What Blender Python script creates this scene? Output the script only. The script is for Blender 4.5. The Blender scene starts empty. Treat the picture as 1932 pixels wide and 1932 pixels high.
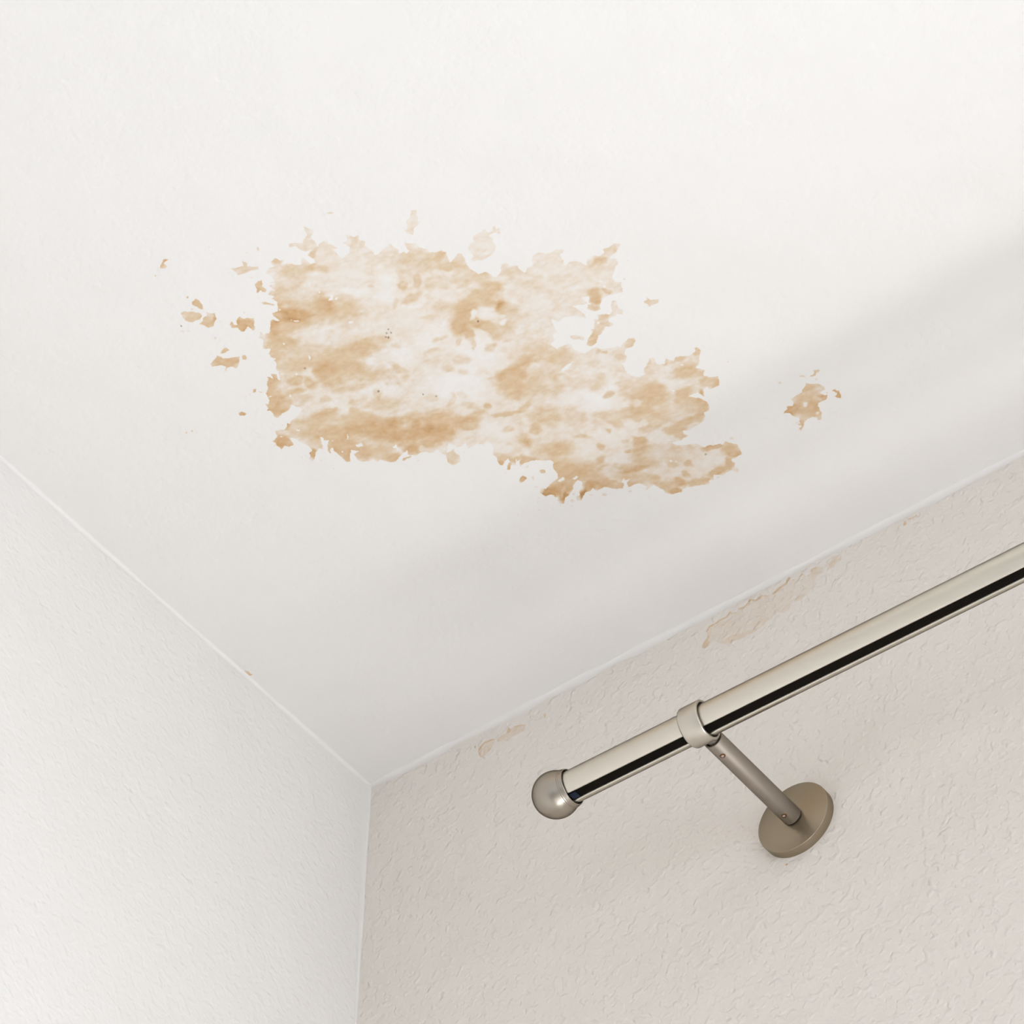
import bpy, bmesh, math
import numpy as np
from mathutils import Matrix, Vector

SC = bpy.context.scene
COL = SC.collection
H = 2.6                                   # ceiling height; the room corner stands at x = 0, y = 0

# ---------------------------------------------------------------- camera, light, exposure
cam = bpy.data.cameras.new('camera')
cam.sensor_width = 36.0
cam.lens = 36.0 * 7000.0 / 1932.0
cam.clip_start = 0.05
co = bpy.data.objects.new('camera', cam)
COL.objects.link(co)
right = Vector((0.7990894522831248, 0.600996689851085, 0.016094285877125882))
up = Vector((0.43133681391654605, -0.5917456846733354, 0.6810180596950484))
fwd = Vector((-0.41881332382122083, 0.5372522903241309, 0.7320897324312567))
co.matrix_world = Matrix(((right.x, up.x, -fwd.x, 1.19149), (right.y, up.y, -fwd.y, -1.38147),
                          (right.z, up.z, -fwd.z, H - 1.68674), (0, 0, 0, 1)))
SC.camera = co
vs = SC.view_settings
vs.view_transform = 'Standard'
vs.look = 'None'
vs.gamma = 1.0
vs.use_curve_mapping = False
vs.exposure = 0.145

world = bpy.data.worlds.new('daylight')
SC.world = world
world.use_nodes = True
bg = world.node_tree.nodes['Background']
bg.inputs['Color'].default_value = (0.85, 0.92, 1.0, 1)
bg.inputs['Strength'].default_value = 0.05

def area_light(name, loc, rot, sx, sy, power, color):
    l = bpy.data.lights.new(name, 'AREA')
    l.shape = 'RECTANGLE'
    l.size, l.size_y, l.energy, l.color = sx, sy, power, color
    o = bpy.data.objects.new(name, l)
    o.location, o.rotation_euler = loc, rot
    COL.objects.link(o)
    return o

WX0, WX1, WZ0, WZ1 = 0.42, 1.75, H - 1.85, H - 0.60                # the window opening under the curtain rod
area_light('window_daylight', ((WX0 + WX1) / 2, 0.005, (WZ0 + WZ1) / 2), (math.radians(-90), 0, 0),
             WX1 - WX0, WZ1 - WZ0, 12.3, (0.915, 0.985, 1.095))
BX0, BX1, BZ0, BZ1 = 0.3, 2.3, 0.5, 2.2   # opening in the unseen far wall, for an added fill light
area_light('back_fill_light', ((BX0 + BX1) / 2, -3.58, (BZ0 + BZ1) / 2), (math.radians(90), 0, 0),
             BX1 - BX0, BZ1 - BZ0, 9, (0.915, 0.985, 1.095))  # unseen fill light added to brighten the window wall

area_light('side_fill_light', (3.38, -1.8, 1.25), (0, math.radians(90), 0), 1.9, 2.2, 37, (0.915, 0.985, 1.095))  # added fill light, no window known on this side
sun = bpy.data.lights.new('sun', 'SUN')
sun.energy, sun.angle, sun.color = 19.5, math.radians(2.0), (0.915, 0.985, 1.095)
so = bpy.data.objects.new('sun', sun)
so.rotation_euler = (math.radians(-35), 0, math.radians(0))
COL.objects.link(so)

# ---------------------------------------------------------------- node helpers
def new_mat(name):
    m = bpy.data.materials.new(name)
    m.use_nodes = True
    nt = m.node_tree
    return m, nt, nt.nodes['Principled BSDF']

def N(nt, kind, **kw):
    n = nt.nodes.new(kind)
    for k, v in kw.items():
        if k.startswith('i_'):
            n.inputs[k[2:].replace('_', ' ')].default_value = v
        else:
            setattr(n, k, v)
    return n

def math_node(nt, op, a, b=None, clamp=False):
    n = nt.nodes.new('ShaderNodeMath')
    n.operation = op
    n.use_clamp = clamp
    for i, v in enumerate((a, b)):
        if v is None:
            continue
        if isinstance(v, (int, float)):
            n.inputs[i].default_value = v
        else:
            nt.links.new(v, n.inputs[i])
    return n.outputs[0]

def coords(nt):
    return nt.nodes.new('ShaderNodeTexCoord').outputs['Object']

def noise(nt, vec, scale, detail=2.0, rough=0.5):
    n = N(nt, 'ShaderNodeTexNoise', i_Scale=scale, i_Detail=detail, i_Roughness=rough)
    nt.links.new(vec, n.inputs['Vector'])
    return n.outputs['Fac']

def paint_material(name, base, strength, scale, stained=False, rough=0.75, dents=0.5):
    """Matt emulsion on rolled plaster: relief from layered noise, optional dried water stain."""
    m, nt, b = new_mat(name)
    v = coords(nt)
    b.inputs['Roughness'].default_value = rough
    b.inputs['Specular IOR Level'].default_value = 0.25
    fine = noise(nt, v, scale, 2.0, 0.55)
    soft = noise(nt, v, scale * 0.28, 2.0, 0.5)
    wave = noise(nt, v, 9.0, 2.0, 0.5)
    def bumps(sc, lo, hi):
        r = N(nt, 'ShaderNodeMapRange', interpolation_type='SMOOTHSTEP')
        r.inputs['From Min'].default_value, r.inputs['From Max'].default_value = lo, hi
        nt.links.new(noise(nt, v, sc, 1.0, 0.45), r.inputs['Value'])
        return r.outputs[0]
    pit = math_node(nt, 'MULTIPLY', bumps(scale * 0.8, 0.46, 0.26), -1.0)
    ridge = bumps(scale * 0.66, 0.50, 0.74)
    h = math_node(nt, 'MULTIPLY', fine, 0.34)
    h = math_node(nt, 'ADD', h, math_node(nt, 'MULTIPLY', soft, 0.9))
    h = math_node(nt, 'ADD', h, math_node(nt, 'MULTIPLY', pit, 0.42 * dents))
    h = math_node(nt, 'ADD', h, math_node(nt, 'MULTIPLY', ridge, 0.60 * dents))
    h = math_node(nt, 'ADD', h, math_node(nt, 'MULTIPLY', wave, 6.0))
    bump = N(nt, 'ShaderNodeBump', i_Strength=1.0, i_Distance=strength)
    nt.links.new(h, bump.inputs['Height'])
    nt.links.new(bump.outputs['Normal'], b.inputs['Normal'])
    # uneven paint film
    mott = noise(nt, v, 26.0, 4.0, 0.6)
    mr = N(nt, 'ShaderNodeMapRange')
    mr.inputs['To Min'].default_value = 0.985
    mr.inputs['To Max'].default_value = 1.012
    nt.links.new(mott, mr.inputs['Value'])
    tint = N(nt, 'ShaderNodeMix', data_type='RGBA', blend_type='MULTIPLY')
    tint.inputs['Factor'].default_value = 1.0
    tint.inputs[6].default_value = (*base, 1)
    nt.links.new(mr.outputs[0], tint.inputs[7])
    out = tint.outputs[2]
    if stained:
        sdf = N(nt, 'ShaderNodeAttribute', attribute_name='stain_edge').outputs['Fac']
        tone = N(nt, 'ShaderNodeAttribute', attribute_name='stain_tone').outputs['Fac']
        speck = N(nt, 'ShaderNodeAttribute', attribute_name='stain_speck').outputs['Fac']
        n1 = math_node(nt, 'SUBTRACT', noise(nt, v, 560.0, 4.0, 0.68), 0.5)
        e = math_node(nt, 'ADD', sdf, math_node(nt, 'MULTIPLY', n1, 1.7))
        mk = N(nt, 'ShaderNodeMapRange', interpolation_type='SMOOTHSTEP')
        mk.inputs['From Min'].default_value = -0.28
        mk.inputs['From Max'].default_value = 0.38
        nt.links.new(e, mk.inputs['Value'])
        n2 = math_node(nt, 'SUBTRACT', noise(nt, v, 210.0, 4.0, 0.62), 0.5)
        t = math_node(nt, 'ADD', tone, math_node(nt, 'MULTIPLY', n2, 0.16))
        n3 = math_node(nt, 'SUBTRACT', noise(nt, v, 75.0, 2.0, 0.5), 0.5)
        t = math_node(nt, 'ADD', t, math_node(nt, 'MULTIPLY', n3, 0.12))
        t = math_node(nt, 'MULTIPLY', t, mk.outputs[0], clamp=True)
        ramp = N(nt, 'ShaderNodeValToRGB')
        cr = ramp.color_ramp
        stops = [(0.0, (1, 1, 1)), (0.2, (0.955, 0.888, 0.81)), (0.5, (0.85, 0.678, 0.475)), (0.8, (0.74, 0.478, 0.258)), (1.0, (0.58, 0.34, 0.147))]
        cr.elements[0].position, cr.elements[0].color = stops[0][0], (*stops[0][1], 1)
        cr.elements[1].position, cr.elements[1].color = stops[-1][0], (*stops[-1][1], 1)
        for p, c in stops[1:-1]:
            el = cr.elements.new(p)
            el.color = (*c, 1)
        nt.links.new(t, ramp.inputs['Fac'])
        mul = N(nt, 'ShaderNodeMix', data_type='RGBA', blend_type='MULTIPLY')
        mul.inputs['Factor'].default_value = 1.0
        nt.links.new(out, mul.inputs[6])
        nt.links.new(ramp.outputs['Color'], mul.inputs[7])
        dark = N(nt, 'ShaderNodeMix', data_type='RGBA')
        nt.links.new(speck, dark.inputs['Factor'])
        nt.links.new(mul.outputs[2], dark.inputs[6])
        dark.inputs[7].default_value = (0.13, 0.055, 0.015, 1)
        out = dark.outputs[2]
    nt.links.new(out, b.inputs['Base Color'])
    return m

def metal_material(name, base, rough, metallic=1.0, grain=0.0, stretch=(1, 1, 1), edge=1.0):
    m, nt, b = new_mat(name)
    v = coords(nt)
    mp = N(nt, 'ShaderNodeMapping')
    mp.inputs['Scale'].default_value = stretch
    nt.links.new(v, mp.inputs['Vector'])
    n = noise(nt, mp.outputs[0], 900.0, 3.0, 0.6)
    mr = N(nt, 'ShaderNodeMapRange')
    mr.inputs['To Min'].default_value = rough - 0.04
    mr.inputs['To Max'].default_value = rough + 0.04
    nt.links.new(n, mr.inputs['Value'])
    nt.links.new(mr.outputs[0], b.inputs['Roughness'])
    b.inputs['Base Color'].default_value = (*base, 1)
    b.inputs['Metallic'].default_value = metallic
    if metallic == 0.0:
        b.inputs['Specular IOR Level'].default_value = 0.08
    b.inputs['Specular Tint'].default_value = (edge, edge * 0.95, edge * 0.88, 1)
    if grain:
        bump = N(nt, 'ShaderNodeBump', i_Strength=1.0, i_Distance=grain)
        nt.links.new(n, bump.inputs['Height'])
        nt.links.new(bump.outputs['Normal'], b.inputs['Normal'])
    return m

# ---------------------------------------------------------------- mesh helpers
def link(name, me, mat=None, parent=None, smooth=False):
    o = bpy.data.objects.new(name, me)
    COL.objects.link(o)
    if mat:
        me.materials.append(mat)
    if smooth:
        me.shade_smooth()
    if parent:
        o.parent = parent
    return o

def structure(o):
    o['kind'] = 'structure'
    return o

def thing(name, label, cat, loc):
    o = bpy.data.objects.new(name, None)
    o.empty_display_size = 0.05
    COL.objects.link(o)
    o.location = loc
    o['label'], o['category'] = label, cat
    return o

def grid_mesh(name, us, vs_, to3, keep=None, flip=False):
    us, vs_ = np.asarray(us), np.asarray(vs_)
    nu, nv = len(us), len(vs_)
    U, V = np.meshgrid(us, vs_, indexing='ij')
    co3 = np.stack(to3(U, V), -1).reshape(-1, 3).astype(np.float32)
    i = np.arange(nu * nv).reshape(nu, nv)
    q = np.stack((i[:-1, :-1], i[1:, :-1], i[1:, 1:], i[:-1, 1:]), -1)
    if flip:
        q = q[..., ::-1]
    if keep is not None:
        cu, cv = np.meshgrid((us[:-1] + us[1:]) / 2, (vs_[:-1] + vs_[1:]) / 2, indexing='ij')
        q = q[keep(cu, cv)]
    q = q.reshape(-1, 4)
    me = bpy.data.meshes.new(name)
    me.vertices.add(len(co3))
    me.vertices.foreach_set('co', co3.ravel())
    me.loops.add(q.size)
    me.loops.foreach_set('vertex_index', q.ravel().astype(np.int32))
    me.polygons.add(len(q))
    me.polygons.foreach_set('loop_start', np.arange(0, q.size, 4, dtype=np.int32))
    me.update(calc_edges=True)
    me.validate()
    return me, U, V

def lines(lo, hi, step, dense):
    """Grid lines from lo to hi, close together inside the (a, b, d) ranges."""
    xs = list(np.arange(lo, hi, step)) + [hi]
    for a, b, d in dense:
        xs = [x for x in xs if not (a - 1e-4 < x < b + 1e-4)]
        xs += list(np.linspace(a, b, int(round((b - a) / d)) + 1))
    return np.array(sorted(xs))

def lathe(profile, axis, seg=64, closed=False):
    """Turn (along, radius) pairs about the x or y axis."""
    bm = bmesh.new()
    rings = []
    for a, r in profile:
        ring = []
        for k in range(seg):
            t = 2 * math.pi * k / seg
            c, s = r * math.cos(t), r * math.sin(t)
            ring.append(bm.verts.new((a, c, s) if axis == 'x' else (c, a, s)))
        rings.append(ring)
    pairs = list(zip(rings[:-1], rings[1:])) + ([(rings[-1], rings[0])] if closed else [])
    for r0, r1 in pairs:
        for k in range(seg):
            bm.faces.new((r0[k], r0[(k + 1) % seg], r1[(k + 1) % seg], r1[k]))
    if not closed:
        bm.faces.new(rings[0])
        bm.faces.new(rings[-1])
    bmesh.ops.remove_doubles(bm, verts=bm.verts, dist=1e-7)
    bmesh.ops.recalc_face_normals(bm, faces=bm.faces)
    return bm

def bm_mesh(name, bm, sharp=35):
    me = bpy.data.meshes.new(name)
    bm.to_mesh(me)
    bm.free()
    me.shade_smooth()
    me.set_sharp_from_angle(angle=math.radians(sharp))
    return me

# ---------------------------------------------------------------- value noise and stain fields (numpy)
def vnoise(x, y, seed):
    xi, yi = np.floor(x).astype(np.int64), np.floor(y).astype(np.int64)
    fx, fy = x - xi, y - yi
    fx, fy = fx * fx * (3 - 2 * fx), fy * fy * (3 - 2 * fy)
    def h(a, b):
        n = (a * 374761393 + b * 668265263 + seed * 974634533) & 0xffffffff
        n = ((n ^ (n >> 13)) * 1274126177) & 0xffffffff
        return ((n ^ (n >> 16)) & 0xffff) / 65535.0
    return (h(xi, yi) * (1 - fx) + h(xi + 1, yi) * fx) * (1 - fy) + (h(xi, yi + 1) * (1 - fx) + h(xi + 1, yi + 1) * fx) * fy - 0.5

def fbm(x, y, seed, octaves=3):
    s, a = 0, 1.0
    for k in range(octaves):
        s = s + a * vnoise(x * 2 ** k + 17.3 * k, y * 2 ** k - 9.1 * k, seed + k)
        a *= 0.5
    return s

def signed_distance(px, py, poly):
    """Distance in mm to a closed outline, positive inside."""
    p = np.asarray(poly, float) / 10.0
    q = np.roll(p, -1, 0)
    d2 = np.full(px.shape, 1e9)
    ins = np.zeros(px.shape, bool)
    for (ax, ay), (bx, by) in zip(p, q):
        ex, ey = bx - ax, by - ay
        t = np.clip(((px - ax) * ex + (py - ay) * ey) / (ex * ex + ey * ey + 1e-12), 0, 1)
        d2 = np.minimum(d2, (px - ax - t * ex) ** 2 + (py - ay - t * ey) ** 2)
        c = (ay > py) != (by > py)
        if ey != 0:
            ins ^= c & (px < ex * (py - ay) / ey + ax)
    d = np.sqrt(d2)
    return np.where(ins, d, -d)

def stain_fields(u, v, outlines, holes, blobs, specks, base, warp, mottle):
    """Edge distance and strength of a dried stain at points (u, v) in metres."""
    x, y = u * 1000.0, v * 1000.0
    wx = x + 0.55 * fbm(x / 2.2, y / 2.2, 3, 2)
    wy = y + 0.55 * fbm(x / 2.2, y / 2.2, 9, 2)
    edge = np.full(x.shape, -9.0)
    def region(poly, pad=4.0):
        p = np.asarray(poly, float) / 10.0
        a, b = p.min(0) - pad, p.max(0) + pad
        return np.nonzero((x > a[0]) & (x < b[0]) & (y > a[1]) & (y < b[1]))[0]
    for poly in outlines:
        k = region(poly)
        for c in np.array_split(k, max(1, len(k) // 60000)):
            edge[c] = np.maximum(edge[c], signed_distance(wx[c], wy[c], poly))
    for poly in holes:
        k = region(poly)
        edge[k] = np.minimum(edge[k], -signed_distance(wx[k], wy[k], poly))
    tx = x + warp * (fbm(x / 15.0, y / 15.0, 21, 3) + 0.42 * fbm(x / 3.4, y / 3.4, 25, 3))
    ty = y + warp * (fbm(x / 15.0, y / 15.0, 37, 3) + 0.42 * fbm(x / 3.4, y / 3.4, 41, 3))
    tone = np.full(x.shape, base)
    for cx, cy, ra, rb, ang, val in blobs:
        k = np.nonzero((abs(tx - cx) < 1.65 * ra) & (abs(ty - cy) < 1.65 * ra))[0]
        if not len(k):
            continue
        c, s = math.cos(math.radians(ang)), math.sin(math.radians(ang))
        dx, dy = tx[k] - cx, ty[k] - cy
        d = np.sqrt(((dx * c + dy * s) / ra) ** 2 + ((-dx * s + dy * c) / rb) ** 2)
        soft = 0.85 if rb < 4.0 else 1.15            # broad washes fade further than small spots
        a = np.clip((1.03 + soft * 0.5 - d) / soft, 0, 1)
        a = a * a * (3 - 2 * a)
        tone[k] += (val - tone[k]) * a
    # mottling: cloudy washed-out patches and fine flecks, drawn out along the plaster strokes
    sx, sy = x * 0.975 + y * 0.222, -x * 0.222 + y * 0.975
    cloud = fbm(sx / 9.0, sy / 5.0, 51, 3)
    fleck = fbm(sx / 3.2, sy / 2.1, 63, 3)
    mid_tone = np.clip(tone * 4.0, 0, 1)
    tone = tone + mottle * mid_tone * (0.20 * cloud + 0.15 * fleck) - mottle * 0.5 * np.clip(cloud - 0.18, 0, 1) * mid_tone
    tone = np.clip(tone, 0.02, 1)
    tide = np.exp(-np.clip(edge, 0, 20) / 1.3) * np.clip(tone * 1.6 - 0.35, 0, 1)
    tone = tone + 0.13 * tide
    sp = np.zeros(x.shape)
    for cx, cy, ra, rb, ang in specks:
        c, s = math.cos(math.radians(ang)), math.sin(math.radians(ang))
        dx, dy = x - cx, y - cy
        d = np.sqrt(((dx * c + dy * s) / max(ra, .45)) ** 2 + ((-dx * s + dy * c) / max(rb, .45)) ** 2)
        sp = np.maximum(sp, np.clip(1.5 - d, 0, 1))
    return edge, tone, sp

def store(me, fields):
    for nm, a in zip(('stain_edge', 'stain_tone', 'stain_speck'), fields):
        at = me.attributes.new(nm, 'FLOAT', 'POINT')
        at.data.foreach_set('value', np.asarray(a, np.float32).ravel())

# outlines of the dried stains, in tenths of a millimetre on the ceiling (x, y) and on the wall (x, depth below ceiling)
CEILING_MAIN = [[[2129,-3562],[2163,-3612],[2151,-3646],[2176,-3652],[2157,-3682],[2187,-3702],[2206,-3684],[2206,-3713],[2202,-3737],[2244,-3722],[2221,-3752],[2255,-3739],
[2259,-3773],[2251,-3820],[2285,-3837],[2322,-3826],[2322,-3850],[2331,-3869],[2366,-3871],[2377,-3843],[2410,-3835],[2370,-3815],[2397,-3795],[2418,-3788],[2426,
-3766],[2459,-3742],[2480,-3775],[2501,-3777],[2505,-3741],[2505,-3716],[2530,-3706],[2543,-3730],[2532,-3758],[2530,-3780],[2572,-3798],[2538,-3806],[2522,
-3835],[2522,-3867],[2481,-3889],[2497,-3910],[2534,-3890],[2568,-3866],[2588,-3884],[2625,-3897],[2633,-3931],[2654,-3964],[2662,-3926],[2683,-3903],[2642,
-3877],[2625,-3864],[2634,-3826],[2617,-3789],[2642,-3804],[2700,-3802],[2683,-3774],[2700,-3745],[2708,-3715],[2679,-3720],[2675,-3666],[2679,-3638],[2712,
-3646],[2737,-3645],[2770,-3677],[2753,-3730],[2786,-3722],[2803,-3759],[2827,-3749],[2832,-3722],[2877,-3721],[2848,-3693],[2869,-3654],[2844,-3639],[2857,
-3581],[2849,-3546],[2878,-3542],[2927,-3554],[2976,-3559],[2977,-3518],[2993,-3498],[2965,-3470],[3002,-3467],[3010,-3445],[3031,-3454],[3034,-3492],[3048,
-3518],[3071,-3489],[3094,-3477],[3096,-3439],[3112,-3415],[3126,-3400],[3119,-3374],[3158,-3349],[3189,-3347],[3201,-3313],[3179,-3272],[3168,-3244],[3214,
-3255],[3251,-3268],[3268,-3256],[3260,-3221],[3244,-3184],[3237,-3140],[3250,-3098],[3250,-3073],[3291,-3067],[3308,-3047],[3305,-3008],[3334,-2995],[3370,
-3018],[3406,-3049],[3431,-3047],[3435,-3019],[3473,-2992],[3469,-2953],[3478,-2922],[3514,-2945],[3553,-2937],[3559,-2970],[3591,-2996],[3635,-3004],[3656,
-2972],[3687,-2954],[3731,-2953],[3764,-2929],[3751,-2911],[3721,-2909],[3716,-2863],[3700,-2825],[3741,-2837],[3776,-2815],[3791,-2784],[3792,-2775],[3800,
-2752],[3832,-2786],[3884,-2789],[3901,-2768],[3941,-2771],[3952,-2796],[3989,-2785],[4029,-2797],[4056,-2765],[4031,-2747],[3991,-2727],[3959,-2726],[3943,
-2721],[3972,-2692],[3957,-2654],[3933,-2647],[3906,-2618],[3870,-2595],[3863,-2559],[3888,-2532],[3873,-2502],[3858,-2463],[3829,-2476],[3800,-2481],[3771,
-2493],[3743,-2498],[3714,-2485],[3682,-2459],[3675,-2431],[3633,-2445],[3616,-2465],[3612,-2485],[3646,-2519],[3676,-2555],[3657,-2565],[3636,-2572],[3639,
-2515],[3594,-2532],[3548,-2557],[3565,-2511],[3571,-2465],[3567,-2426],[3508,-2486],[3462,-2511],[3411,-2502],[3395,-2552],[3372,-2493],[3360,-2443],[3323,
-2445],[3315,-2408],[3270,-2390],[3281,-2344],[3316,-2339],[3358,-2334],[3371,-2316],[3359,-2282],[3372,-2247],[3398,-2211],[3435,-2218],[3415,-2207],[3444,
-2220],[3486,-2207],[3491,-2186],[3554,-2149],[3579,-2147],[3596,-2126],[3620,-2143],[3674,-2154],[3707,-2138],[3695,-2113],[3651,-2086],[3617,-2102],[3589,
-2081],[3585,-2049],[3548,-2016],[3527,-2023],[3520,-1977],[3504,-1937],[3518,-1901],[3550,-1873],[3585,-1869],[3601,-1900],[3663,-1941],[3695,-1960],[3705,
-1928],[3689,-1888],[3731,-1865],[3759,-1896],[3785,-1851],[3818,-1870],[3843,-1860],[3877,-1836],[3927,-1834],[3946,-1862],[3963,-1858],[3970,-1827],[3936,
-1792],[3896,-1745],[3864,-1734],[3898,-1683],[3866,-1655],[3896,-1616],[3934,-1597],[3901,-1535],[3836,-1539],[3831,-1564],[3804,-1562],[3774,-1506],[3760,
-1559],[3730,-1572],[3699,-1569],[3744,-1518],[3765,-1469],[3745,-1413],[3729,-1399],[3699,-1412],[3687,-1377],[3665,-1358],[3627,-1350],[3580,-1349],[3538,
-1344],[3508,-1366],[3502,-1340],[3518,-1311],[3484,-1313],[3463,-1302],[3433,-1315],[3394,-1325],[3420,-1288],[3472,-1251],[3515,-1228],[3538,-1176],[3576,
-1175],[3593,-1153],[3634,-1146],[3639,-1125],[3670,-1142],[3694,-1102],[3714,-1074],[3705,-1036],[3695,-994],[3667,-997],[3644,-991],[3614,-995],[3619,-960],
[3594,-929],[3610,-908],[3585,-882],[3563,-920],[3526,-924],[3501,-916],[3455,-954],[3440,-933],[3401,-934],[3393,-904],[3320,-939],[3265,-965],[3228,-969],[3218,
-954],[3190,-961],[3152,-975],[3130,-1009],[3132,-1030],[3119,-1077],[3105,-1105],[3058,-1094],[3040,-1097],[3066,-1115],[3048,-1164],[3005,-1178],[2970,-1176],
[2987,-1218],[2987,-1236],[2935,-1192],[2883,-1231],[2852,-1271],[2795,-1267],[2791,-1307],[2765,-1289],[2734,-1302],[2699,-1282],[2672,-1265],[2650,-1281],[2666,
-1307],[2690,-1307],[2703,-1334],[2744,-1350],[2768,-1387],[2753,-1412],[2707,-1395],[2685,-1365],[2642,-1343],[2607,-1341],[2571,-1302],[2549,-1314],[2549,
-1341],[2571,-1366],[2554,-1379],[2558,-1403],[2536,-1419],[2514,-1417],[2501,-1463],[2532,-1495],[2554,-1470],[2624,-1492],[2665,-1498],[2685,-1529],[2687,
-1573],[2726,-1625],[2717,-1645],[2689,-1661],[2643,-1699],[2606,-1712],[2572,-1720],[2532,-1708],[2550,-1745],[2576,-1757],[2545,-1757],[2563,-1789],[2519,
-1740],[2498,-1756],[2467,-1724],[2452,-1740],[2491,-1779],[2508,-1775],[2515,-1810],[2485,-1801],[2456,-1782],[2439,-1794],[2452,-1825],[2463,-1862],[2461,
-1895],[2494,-1929],[2507,-1964],[2494,-2000],[2463,-1987],[2433,-2018],[2370,-2015],[2379,-2049],[2388,-2064],[2359,-2063],[2346,-2055],[2320,-2065],[2312,
-2098],[2297,-2122],[2264,-2097],[2237,-2067],[2259,-2064],[2294,-2075],[2287,-2035],[2289,-1998],[2267,-1960],[2230,-1956],[2203,-1966],[2195,-1995],[2224,
-2059],[2207,-2094],[2211,-2126],[2168,-2113],[2150,-2135],[2133,-2156],[2110,-2164],[2084,-2156],[2054,-2179],[2036,-2191],[2061,-2231],[1993,-2214],[1942,
-2193],[1909,-2212],[1896,-2231],[1874,-2264],[1846,-2254],[1848,-2292],[1815,-2294],[1776,-2314],[1757,-2350],[1768,-2369],[1769,-2391],[1815,-2397],[1781,
-2432],[1747,-2402],[1719,-2355],[1695,-2368],[1696,-2412],[1697,-2457],[1693,-2486],[1703,-2515],[1683,-2512],[1662,-2477],[1661,-2510],[1681,-2540],[1650,
-2535],[1629,-2556],[1593,-2541],[1561,-2511],[1534,-2495],[1526,-2510],[1531,-2533],[1549,-2538],[1560,-2565],[1589,-2571],[1590,-2615],[1569,-2666],[1566,
-2704],[1538,-2738],[1535,-2700],[1523,-2673],[1488,-2676],[1473,-2701],[1433,-2685],[1442,-2705],[1434,-2729],[1443,-2749],[1437,-2771],[1475,-2779],[1495,
-2791],[1491,-2803],[1510,-2830],[1551,-2804],[1584,-2811],[1607,-2834],[1615,-2815],[1635,-2831],[1683,-2840],[1723,-2855],[1750,-2862],[1750,-2888],[1729,
-2903],[1727,-2926],[1712,-2933],[1705,-2920],[1670,-2907],[1633,-2912],[1584,-2895],[1574,-2920],[1587,-2945],[1584,-2970],[1564,-2984],[1588,-2992],[1596,
-3035],[1611,-3020],[1638,-3048],[1648,-3089],[1670,-3103],[1692,-3122],[1712,-3159],[1730,-3168],[1741,-3190],[1756,-3179],[1760,-3155],[1778,-3197],[1799,
-3173],[1781,-3143],[1790,-3124],[1810,-3166],[1825,-3189],[1838,-3179],[1815,-3118],[1836,-3172],[1828,-3191],[1819,-3206],[1843,-3227],[1857,-3243],[1855,
-3270],[1879,-3274],[1860,-3297],[1867,-3322],[1897,-3351],[1861,-3381],[1894,-3413],[1907,-3424],[1903,-3448],[1895,-3455],[1936,-3492],[1934,-3460],[1955,
-3461],[1972,-3449],[2006,-3483],[2037,-3520],[2060,-3519],[2068,-3492],[2085,-3488],[2077,-3536],[2084,-3561],[2118,-3549]]]
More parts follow.
